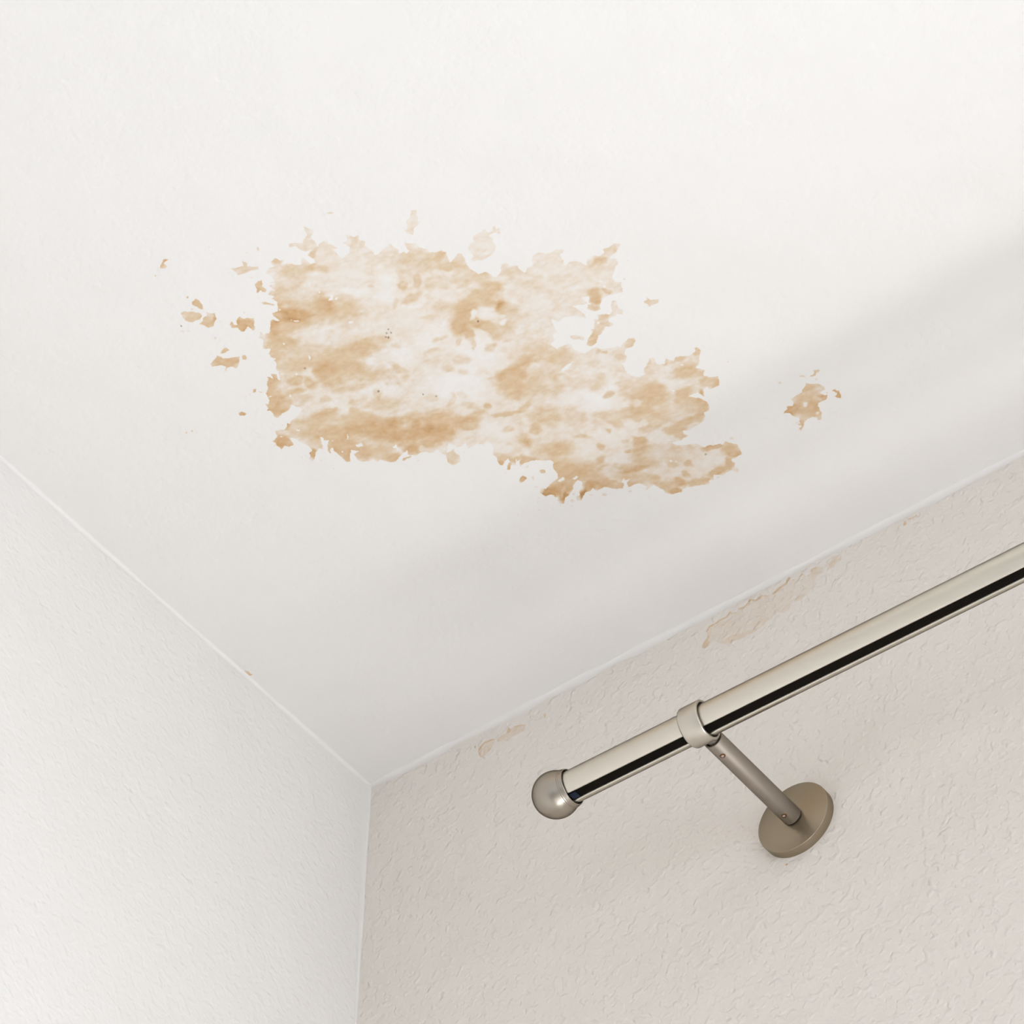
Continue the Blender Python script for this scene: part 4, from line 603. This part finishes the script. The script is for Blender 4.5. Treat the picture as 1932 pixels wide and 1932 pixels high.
WALL_TONES = [[314.1,-22.6,80.1,37.0,140,0.12240000000000001],[280.4,-20.6,10.6,7.3,168,0.15839999999999999],[294.4,-34.5,11.5,2.9,163,0.2304],[307.8,-36.8,6.4,2.5,166,
0.2016],[316.5,-33.0,5.6,2.8,162,0.1872],[338.3,-14.5,16.8,8.8,179,0.108],[331.8,-31.0,7.0,3.0,173,0.1872],[343.3,-28.9,5.2,2.6,171,0.17279999999999998],[271.5,
-27.7,4.1,3.5,104,0.378],[369.7,-11.0,9.9,5.8,123,0.216],[357.4,-12.0,9.1,4.6,136,0.2016],[97.0,-20.1,15.1,8.1,133,0.1872],[116.8,-17.7,18.1,7.0,144,0.216],
[115.5,-13.1,2.9,1.6,110,0.45],[88.0,-13.5,3.3,1.9,123,0.54],[145.1,-17.6,5.3,2.9,129,0.378],[163.2,-18.6,4.0,2.3,122,0.36000000000000004],[323.9,-237.7,4.2,2.6,
128,0.7200000000000001],[422.5,-10.2,3.4,2.0,114,0.49500000000000005],[429.5,-8.4,6.5,2.8,140,0.36000000000000004],[272.6,-15.2,1.1,0.7,118,0.423],[273.2,-14.5,
1.1,0.7,118,0.423],[273.8,-13.8,1.1,0.7,118,0.423],[274.4,-13.2,1.1,0.7,118,0.423],[275.0,-12.5,1.1,0.7,118,0.423],[275.7,-12.2,1.1,0.6,116,0.423],[276.6,-12.2,
1.1,0.6,116,0.423],[277.5,-12.3,1.1,0.6,116,0.423],[278.4,-12.4,1.1,0.6,116,0.423],[279.2,-12.4,1.1,0.6,116,0.423],[280.1,-12.3,1.1,0.6,118,0.423],[280.9,-12.1,
1.1,0.6,118,0.423],[281.6,-11.9,1.1,0.6,118,0.423],[282.4,-11.7,1.1,0.6,118,0.423],[283.2,-11.5,1.1,0.6,118,0.423],[284.1,-11.4,1.1,0.7,120,0.423],[285.1,-11.4,
1.1,0.7,120,0.423],[286.0,-11.4,1.1,0.7,120,0.423],[287.0,-11.4,1.1,0.7,120,0.423],[288.0,-11.4,1.1,0.7,120,0.423],[288.8,-11.1,1.1,0.7,117,0.423],[289.6,-10.5,
1.1,0.7,117,0.423],[290.3,-9.9,1.1,0.7,117,0.423],[291.1,-9.3,1.1,0.7,117,0.423],[291.9,-9.3,1.1,0.6,115,0.423],[292.9,-9.9,1.1,0.6,115,0.423],[293.8,-10.5,1.0,
0.6,115,0.423],[294.8,-11.2,1.0,0.6,115,0.423],[295.7,-11.8,1.0,0.6,115,0.423],[298.7,-10.3,1.1,0.6,117,0.423],[299.6,-10.5,1.1,0.6,117,0.423],[300.6,-10.7,1.1,
0.6,117,0.423],[301.5,-10.9,1.1,0.6,117,0.423],[302.3,-10.8,1.1,0.6,118,0.423],[302.9,-10.2,1.1,0.6,118,0.423],[303.6,-9.7,1.1,0.6,118,0.423],[304.2,-9.2,1.1,0.6,
118,0.423],[304.8,-8.6,1.1,0.6,118,0.423],[305.4,-8.1,1.1,0.6,118,0.423],[306.1,-7.5,1.1,0.6,118,0.423],[306.7,-7.0,1.1,0.6,118,0.423],[307.5,-7.2,1.1,0.6,116,
0.423],[308.4,-8.0,1.1,0.6,116,0.423],[309.3,-8.9,1.1,0.6,116,0.423],[310.2,-9.7,1.1,0.6,116,0.423],[311.1,-10.0,1.1,0.6,118,0.423],[311.9,-9.7,1.1,0.6,118,
0.423],[312.7,-9.5,1.1,0.6,118,0.423],[313.6,-9.2,1.1,0.6,118,0.423],[314.4,-8.9,1.1,0.6,117,0.423],[315.2,-8.6,1.1,0.6,117,0.423],[316.1,-8.9,1.1,0.7,120,0.423],
[317.2,-9.6,1.1,0.7,120,0.423],[318.2,-10.4,1.1,0.6,120,0.423],[319.3,-11.1,1.1,0.6,120,0.423],[323.5,-11.7,1.1,0.6,117,0.423],[324.2,-11.4,1.1,0.6,117,0.423],
[324.9,-11.0,1.1,0.6,117,0.423],[325.6,-10.7,1.1,0.6,117,0.423],[326.3,-10.4,1.1,0.6,117,0.423],[327.0,-10.1,1.1,0.6,117,0.423],[327.7,-9.8,1.1,0.6,117,0.423],
[328.4,-9.6,1.1,0.6,117,0.423],[329.2,-9.4,1.1,0.6,116,0.423],[330.1,-9.3,1.1,0.6,116,0.423],[330.9,-9.1,1.1,0.6,116,0.423],[331.7,-9.0,1.1,0.6,116,0.423],[332.5,
-8.8,1.1,0.6,116,0.423],[333.4,-8.7,1.1,0.6,116,0.423],[334.1,-8.2,1.1,0.7,113,0.423],[334.6,-7.3,1.1,0.7,113,0.423],[335.2,-6.5,1.1,0.7,113,0.423],[335.8,-5.6,
1.1,0.7,113,0.423],[353.0,-9.7,1.1,0.7,117,0.423],[353.8,-9.4,1.1,0.7,117,0.423],[354.7,-9.1,1.1,0.7,117,0.423],[355.5,-8.9,1.1,0.7,117,0.423],[356.4,-8.6,1.1,
0.7,117,0.423],[339.0,-8.7,1.1,0.6,116,0.423],[339.8,-8.7,1.1,0.6,116,0.423],[340.7,-8.6,1.1,0.6,116,0.423],[341.5,-8.6,1.1,0.6,116,0.423],[342.4,-8.5,1.1,0.6,
116,0.423],[343.2,-8.4,1.1,0.6,116,0.423],[344.1,-8.4,1.1,0.6,116,0.423],[344.9,-8.3,1.1,0.6,116,0.423],[345.8,-8.2,1.1,0.6,116,0.423],[346.6,-8.6,1.0,0.6,114,
0.423],[347.6,-9.4,1.0,0.6,114,0.423],[348.5,-10.2,1.0,0.6,114,0.423],[349.4,-10.9,1.0,0.6,114,0.423],[350.3,-11.7,1.0,0.6,114,0.423],[274.1,-19.8,1.2,0.7,-64,
0.405],[273.9,-21.1,1.2,0.7,-64,0.405],[273.4,-22.2,1.2,0.8,116,0.405],[272.8,-23.1,1.2,0.8,116,0.405],[272.1,-23.9,1.2,0.8,116,0.405],[271.4,-24.8,1.2,0.8,116,
0.405],[270.8,-25.8,1.2,0.7,117,0.405],[270.4,-26.8,1.2,0.7,117,0.405],[269.9,-27.9,1.2,0.7,118,0.405],[361.9,-13.0,0.9,0.6,113,0.2592],[361.5,-13.8,0.9,0.6,113,
0.2592],[361.1,-14.6,0.9,0.6,113,0.2592],[360.7,-15.4,0.9,0.6,113,0.2592],[360.1,-15.7,0.9,0.5,113,0.2592],[359.3,-15.4,0.9,0.5,113,0.2592],[358.5,-15.1,0.9,0.5,
113,0.2592],[357.7,-14.8,0.9,0.5,113,0.2592],[356.9,-14.5,0.9,0.5,113,0.2592],[356.1,-14.2,0.9,0.5,113,0.2592],[355.4,-13.9,0.9,0.5,113,0.2592],[354.6,-13.6,0.9,
0.5,113,0.2592],[353.8,-13.3,0.9,0.5,113,0.2592],[353.0,-13.0,0.9,0.5,113,0.2592],[91.6,-17.4,1.2,0.8,120,0.468],[92.3,-16.6,1.2,0.8,120,0.468],[93.0,-15.9,1.2,
0.8,120,0.468],[93.8,-15.2,1.1,0.7,123,0.468],[94.5,-14.7,1.1,0.7,123,0.468],[95.3,-14.1,1.1,0.7,123,0.468],[96.2,-13.9,1.1,0.6,122,0.468],[97.1,-14.1,1.1,0.6,
122,0.468],[98.1,-14.2,1.1,0.6,122,0.468],[99.1,-14.3,1.1,0.6,122,0.468],[100.1,-14.4,1.1,0.6,122,0.468],[101.1,-14.5,1.1,0.6,122,0.468],[102.0,-14.8,1.1,0.6,119,
0.468],[103.0,-15.1,1.1,0.6,119,0.468],[104.0,-15.4,1.1,0.6,119,0.468],[91.5,-19.2,1.1,0.7,124,0.45],[91.8,-20.5,1.1,0.7,124,0.45],[92.0,-21.8,1.1,0.7,124,0.45],
[92.3,-23.1,1.2,0.7,123,0.45],[92.8,-24.5,1.2,0.7,123,0.45],[101.4,-23.0,1.1,0.7,123,0.378],[100.6,-23.5,1.1,0.7,123,0.378],[99.8,-24.0,1.1,0.7,123,0.378],[120.6,
-13.3,1.0,0.5,122,0.378],[121.5,-13.5,1.0,0.5,122,0.378],[122.3,-13.7,1.0,0.5,122,0.378],[123.2,-13.9,1.0,0.5,121,0.378],[124.1,-14.2,1.0,0.5,121,0.378],[125.0,
-14.4,1.0,0.5,121,0.378],[125.8,-14.8,0.9,0.5,120,0.378],[126.7,-15.4,0.9,0.5,120,0.378],[127.6,-16.0,0.9,0.5,120,0.378],[128.5,-16.5,0.9,0.5,120,0.378],[129.4,
-17.1,0.9,0.5,120,0.378]]

# ---------------------------------------------------------------- the room
ROOM_X, ROOM_Y = 3.4, -3.6
PAINT = (0.815, 0.785, 0.745)
ceiling_mat = paint_material('ceiling_paint', PAINT, 0.0007, 190.0, True, dents=0.35)
wall_mat = paint_material('window_wall_paint', (0.812, 0.756, 0.690), 0.0009, 230.0, True, dents=1.0)
side_mat = paint_material('side_wall_paint', PAINT, 0.0008, 210.0, dents=0.6)
far_mat = paint_material('far_wall_paint', PAINT, 0.0004, 200.0)
trim_mat = paint_material('corner_filler', (0.815, 0.785, 0.745), 0.0006, 120.0, dents=0.3)

# ceiling, finely divided where the stain lies
us = lines(-0.02, ROOM_X, 0.08, [(0.0, 0.45, 0.00066)])
ws = lines(ROOM_Y, 0.02, 0.08, [(-0.442, -0.083, 0.00066)])
me, U, V = grid_mesh('ceiling', us, ws, lambda u, v: (u, v, np.full_like(u, H)), flip=True)
store(me, stain_fields(U.ravel(), V.ravel(), CEILING_MAIN + CEILING_ISLANDS, CEILING_HOLES, CEILING_TONES, CEILING_SPECKS, 0.24, 3.7, 1.0))
structure(link('ceiling', me, ceiling_mat))

# window wall
us = lines(-0.02, ROOM_X, 0.08, [(0.08, 0.44, 0.00066), (WX0, WX0 + .001, .001), (WX1, WX1 + .001, .001)])
ws = lines(-H, 0.0, 0.08, [(-0.080, -0.003, 0.00066), (-0.243, -0.234, 0.0008), (WZ0 - H, WZ0 - H + .001, .001), (WZ1 - H, WZ1 - H + .001, .001)])
hole = lambda u, v: ~((u > WX0) & (u < WX1) & (v > WZ0 - H) & (v < WZ1 - H))
me, U, V = grid_mesh('wall_right', us, ws, lambda u, v: (u, np.zeros_like(u), v + H), keep=hole)
store(me, stain_fields(U.ravel(), V.ravel(), WALL_STAINS, [], WALL_TONES, [], 0.12, 1.6, 0.6))
structure(link('wall_right', me, wall_mat))
bm = bmesh.new()                                             # plastered reveal around the opening
c0 = [(WX0, WZ0), (WX1, WZ0), (WX1, WZ1), (WX0, WZ1)]
a = [bm.verts.new((x, 0, z)) for x, z in c0]
b = [bm.verts.new((x, 0.22, z)) for x, z in c0]
for k in range(4):
    bm.faces.new((a[k], a[(k + 1) % 4], b[(k + 1) % 4], b[k]))
structure(link('trim_1', bm_mesh('trim_1', bm), far_mat))

bm = bmesh.new()                                             # unseen white sill board, added to bounce sunlight up to the ceiling
bmesh.ops.create_cube(bm, size=1.0)
bmesh.ops.scale(bm, vec=(WX1 - WX0 + 0.1, 0.46, 0.03), verts=bm.verts)
bmesh.ops.translate(bm, vec=((WX0 + WX1) / 2, -0.10, WZ0 - 0.014), verts=bm.verts)
bmesh.ops.bevel(bm, geom=bm.edges[:], offset=0.004, segments=2, affect='EDGES')
structure(link('trim_5', bm_mesh('trim_5', bm), far_mat))

def wall(name, us, ws, to3, mat, keep=None):
    me, _, _ = grid_mesh(name, us, ws, to3, keep=keep)
    return structure(link(name, me, mat))

zs = np.linspace(0, H, 14)
wall('wall_left', np.linspace(ROOM_Y, 0.02, 20), zs, lambda u, v: (np.zeros_like(u), u, v), side_mat)
wall('wall_side', np.unique(np.r_[np.linspace(ROOM_Y, 0.02, 20), -2.9, -0.7]), np.unique(np.r_[zs, 0.3, 2.2]),
     lambda u, v: (np.full_like(u, ROOM_X), u, v), far_mat, keep=lambda u, v: ~((u > -2.9) & (u < -0.7) & (v > 0.3) & (v < 2.2)))  # opening cut for the added side fill light
bu = np.unique(np.r_[np.linspace(-0.02, ROOM_X + 0.02, 12), BX0, BX1])
bz = np.unique(np.r_[zs, BZ0, BZ1])
wall('wall_back', bu, bz, lambda u, v: (u, np.full_like(u, ROOM_Y), v), far_mat,
     keep=lambda u, v: ~((u > BX0) & (u < BX1) & (v > BZ0) & (v < BZ1)))  # opening made for the added back fill light
fm, nt, pb = new_mat('oak_floor')
mp = N(nt, 'ShaderNodeMapping')
mp.inputs['Scale'].default_value = (1.0, 9.0, 1.0)
nt.links.new(coords(nt), mp.inputs['Vector'])
ramp = N(nt, 'ShaderNodeValToRGB')
ramp.color_ramp.elements[0].color = (0.40, 0.37, 0.33, 1)
ramp.color_ramp.elements[1].color = (0.54, 0.51, 0.47, 1)
nt.links.new(noise(nt, mp.outputs[0], 6.0, 5.0, 0.6), ramp.inputs['Fac'])
nt.links.new(ramp.outputs['Color'], pb.inputs['Base Color'])
pb.inputs['Roughness'].default_value = 0.5
wall('floor', np.linspace(-0.02, ROOM_X + 0.02, 8), np.linspace(ROOM_Y - 0.02, 0.02, 8), lambda u, v: (u, v, np.zeros_like(u)), fm)

# filler run into the three corners: a slim concave bead, hand-smoothed so its width wanders
def bead(name, length, width_p, width_q, frame, seed):
    bm = bmesh.new()
    n, m = 420, 8
    rows = []
    for i in range(n + 1):
        s = length * (i / n) ** 1.6
        k = np.array([s])
        w = 1.0 + 0.55 * float(fbm(k * 40, k * 0, seed, 3)[0]) + 0.5 * float(fbm(k * 9, k * 0, seed + 5, 2)[0])
        a, b = width_p(s) * w, width_q(s) * w
        lift = 0.00006
        row = []
        for j in range(m + 1):
            t = 0.5 * math.pi * j / m
            row.append(bm.verts.new(frame(s, -a + a * math.sin(t) - lift, -b + b * math.cos(t) - lift)))
        row.append(bm.verts.new(frame(s, 0.001, 0.001)))
        rows.append(row)
    for r0, r1 in zip(rows[:-1], rows[1:]):
        for j in range(m + 2):
            bm.faces.new((r0[j], r0[(j + 1) % (m + 2)], r1[(j + 1) % (m + 2)], r1[j]))
    bmesh.ops.recalc_face_normals(bm, faces=bm.faces)
    return structure(link(name, bm_mesh(name, bm, 60), trim_mat))

bead('trim_2', 3.3, lambda s: 0.0024, lambda s: 0.0042, lambda s, p, q: (s, p, H + q), 4)
bead('trim_3', 3.5, lambda s: 0.0016, lambda s: 0.0025, lambda s, p, q: (-p, -s, H + q), 11)
bead('trim_4', 2.5, lambda s: 0.0012, lambda s: 0.0026 + 0.0050 * math.exp(-(s / 0.09) ** 2), lambda s, p, q: (-p, q, H - s), 23)

# ---------------------------------------------------------------- the curtain rod
ROD_Y, ROD_Z = -0.1031, H - 0.2113
BALL_X, RING_X = 0.23265, 0.3337
nickel = metal_material('brushed_nickel_tube', (0.68, 0.635, 0.55), 0.30, 1.0, edge=0.12)
finial_metal = metal_material('satin_nickel_finial', (0.42, 0.375, 0.318), 0.33, 1.0, edge=0.15)
ring_metal = metal_material('satin_nickel_holder', (0.62, 0.575, 0.50), 0.38, 1.0, 0.000004, edge=0.12)
plate_metal = metal_material('champagne_base_plate', (0.345, 0.285, 0.205), 0.3, 0.9, 0.000003, edge=0.6)
bracket_metal = metal_material('matt_champagne_arm', (0.31, 0.268, 0.222), 0.48, 0.9, 0.000004, edge=0.35)
screw_metal = metal_material('bright_steel_screw', (0.50, 0.44, 0.40), 0.22)
brown_metal = metal_material('brown_screw_hole', (0.16, 0.075, 0.035), 0.6, 0.5)  # plain dark brown for the collar round each screw
gap_black = metal_material('gap_shade_black', (0.006, 0.0045, 0.003), 0.9, 0.0)  # near-black colour standing in for shade in the slot and gaps
navy_plastic = metal_material('navy_end_stop_plastic', (0.018, 0.024, 0.036), 0.45, 0.0)

rod = thing('curtain_rod', 'long brushed nickel curtain rod with slotted underside and ball end under the ceiling', 'curtain rod', (BALL_X, ROD_Y, ROD_Z))

def slotted_tube(x0, x1, r, wall_t, phi0, phi1):
    """Tube along x with a slot; angles run from straight into the room (0) to straight down (90)."""
    prof = []
    ph = [math.radians(phi1 + (360 + phi0 - phi1) * k / 96) for k in range(97)]
    ri = r - wall_t
    lip = 0.0008
    def pt(rr, a):
        return (-rr * math.cos(a), -rr * math.sin(a))
    # rounded lips on either side of the slot
    for k in range(5):
        a = 0.5 * math.pi * k / 4
        prof.append(pt(r - lip + lip * math.sin(a), ph[0] + (lip / r) * (1 - math.cos(a)) - 0.0))
    prof += [pt(r, a) for a in ph[3:-3]]
    for k in range(5):
        a = 0.5 * math.pi * k / 4
        prof.append(pt(r - lip + lip * math.cos(a), ph[-1] - (lip / r) * (1 - math.sin(a))))
    prof += [pt(ri, a) for a in reversed(ph)]
    bm = bmesh.new()
    ends = [[bm.verts.new((x, y, z)) for y, z in prof] for x in (x0, x1)]
    n = len(prof)
    for k in range(n):
        bm.faces.new((ends[0][k], ends[0][(k + 1) % n], ends[1][(k + 1) % n], ends[1][k]))
    bm.faces.new(ends[0])
    bm.faces.new(list(reversed(ends[1])))
    bmesh.ops.recalc_face_normals(bm, faces=bm.faces)
    return bm

END_X = 1.95 - BALL_X
link('tube', bm_mesh('tube', slotted_tube(0.0090, END_X, 0.0100, 0.0013, 64.6, 102.6)), nickel, rod)
t = link('slot_shade', bm_mesh('slot_shade', lathe([(0.0100, 0.0001), (0.0100, 0.0086), (END_X - 0.002, 0.0086), (END_X - 0.002, 0.0001)], 'x', 48)), gap_black, rod)  # black core added so the hollow slot shows dark
t['label'] = 'black core standing for the shade inside the slot'
# end stop sitting in the slot next to the ball
mid = math.radians(83.5)
bm = bmesh.new()
bmesh.ops.create_cube(bm, size=1.0)
bmesh.ops.scale(bm, vec=(0.0046, 0.0050, 0.0012), verts=bm.verts)
bmesh.ops.bevel(bm, geom=bm.edges[:], offset=0.0002, segments=2, affect='EDGES')
bmesh.ops.rotate(bm, cent=(0, 0, 0), matrix=Matrix.Rotation(math.radians(90) - mid, 3, 'X'), verts=bm.verts)
bmesh.ops.translate(bm, vec=(0.0118 + 0.0023, -0.0088 * math.cos(mid), -0.0088 * math.sin(mid)), verts=bm.verts)
e = link('end_stop', bm_mesh('end_stop', bm), navy_plastic, rod)
e['label'] = 'dark blue end stop in the slot'
# ball end: sphere running into a grooved collar
R = 0.01446
prof = [(R * -math.cos(math.radians(a)), max(R * math.sin(math.radians(a)), 0.00002)) for a in np.linspace(0, 121, 34)]
prof += [(0.0081, 0.01222), (0.00835, 0.01205), (0.0086, 0.01215), (0.0091, 0.01205), (0.00935, 0.01188), (0.0096, 0.01196),
         (0.0111, 0.01155), (0.0116, 0.01142), (0.0118, 0.0112), (0.0118, 0.01095), (0.0114, 0.01075), (0.0080, 0.01070), (0.0080, 0.0002)]
link('finial', bm_mesh('finial', lathe(prof, 'x', 96), 30), finial_metal, rod)

# ---------------------------------------------------------------- its wall bracket
brk = thing('curtain_bracket', 'champagne metal wall bracket with round base plate holding up the curtain rod', 'bracket', (RING_X, 0, ROD_Z))
prof = [(0.0, 0.0002), (0.0, 0.0246), (-0.0058, 0.0246), (-0.00605, 0.02452), (-0.0062, 0.0243), (-0.0062, 0.0002)]
link('base_plate', bm_mesh('base_plate', lathe(prof, 'y', 128), 50), plate_metal, brk)
AR = 0.0062
prof = [(-0.0068, 0.0002), (-0.0068, 0.00585), (-0.0072, AR), (-0.0878, AR), (-0.0881, 0.0060), (-0.0881, 0.0052),
        (-0.0840, 0.0050), (-0.0840, 0.0002)]
link('arm', bm_mesh('arm', lathe(prof, 'y', 64), 40), bracket_metal, brk)
link('arm_gap_shade', bm_mesh('arm_gap_shade', lathe([(-0.0060, 0.0002), (-0.0060, 0.0050), (-0.0070, 0.0050), (-0.0070, 0.0002)], 'y', 48)), gap_black, brk)  # black disc, shade of the arm and plate gap put into its colour
link('neck', bm_mesh('neck', lathe([(-0.0835, 0.0002), (-0.0835, 0.0042), (-0.0913, 0.0042), (-0.0913, 0.0002)], 'y', 48)), bracket_metal, brk)
# holder ring around the rod
w, ro, ri = 0.0070, 0.0126, 0.0109
prof = [(-w, ri), (-w, ro - 0.0012), (-w + 0.0004, ro - 0.0006), (-w + 0.0009, ro - 0.0002), (-w + 0.0016, ro), (w - 0.0006, ro),
        (w - 0.0002, ro - 0.00015), (w, ro - 0.0005), (w, ri + 0.0002), (w - 0.0003, ri)]
o = link('holder_ring', bm_mesh('holder_ring', lathe(prof, 'x', 96, closed=True), 40), ring_metal, brk)
o.location = (0, ROD_Y, 0)
prof = [(-w + 0.0012, 0.0102), (-w + 0.0012, ri + 0.0003), (w - 0.0030, ri + 0.0003), (w - 0.0030, 0.0102)]
o = link('ring_gap_shade', bm_mesh('ring_gap_shade', lathe(prof, 'x', 64, closed=True)), gap_black, brk)  # black ring painting the dark gap between holder and rod
o.location = (0, ROD_Y, 0)
# set screws on the underside of the arm
for y in (-0.0787, -0.0158):
    bm = bmesh.new()
    bmesh.ops.create_cone(bm, cap_ends=True, segments=32, radius1=0.00195, radius2=0.00165, depth=0.0008)
    hole_o = link('screw_hole', bm_mesh('screw_hole', bm), brown_metal, brk)
    hole_o.location = (0.0, y, -AR + 0.00015)
    hole_o.rotation_euler = (math.pi, 0, 0)
    bm = bmesh.new()
    bmesh.ops.create_uvsphere(bm, u_segments=24, v_segments=12, radius=0.00095)
    bmesh.ops.scale(bm, vec=(1, 1, 0.55), verts=bm.verts)
    s = link('set_screw', bm_mesh('set_screw', bm), screw_metal, hole_o)
    s.location = (0, 0, 0.00045)
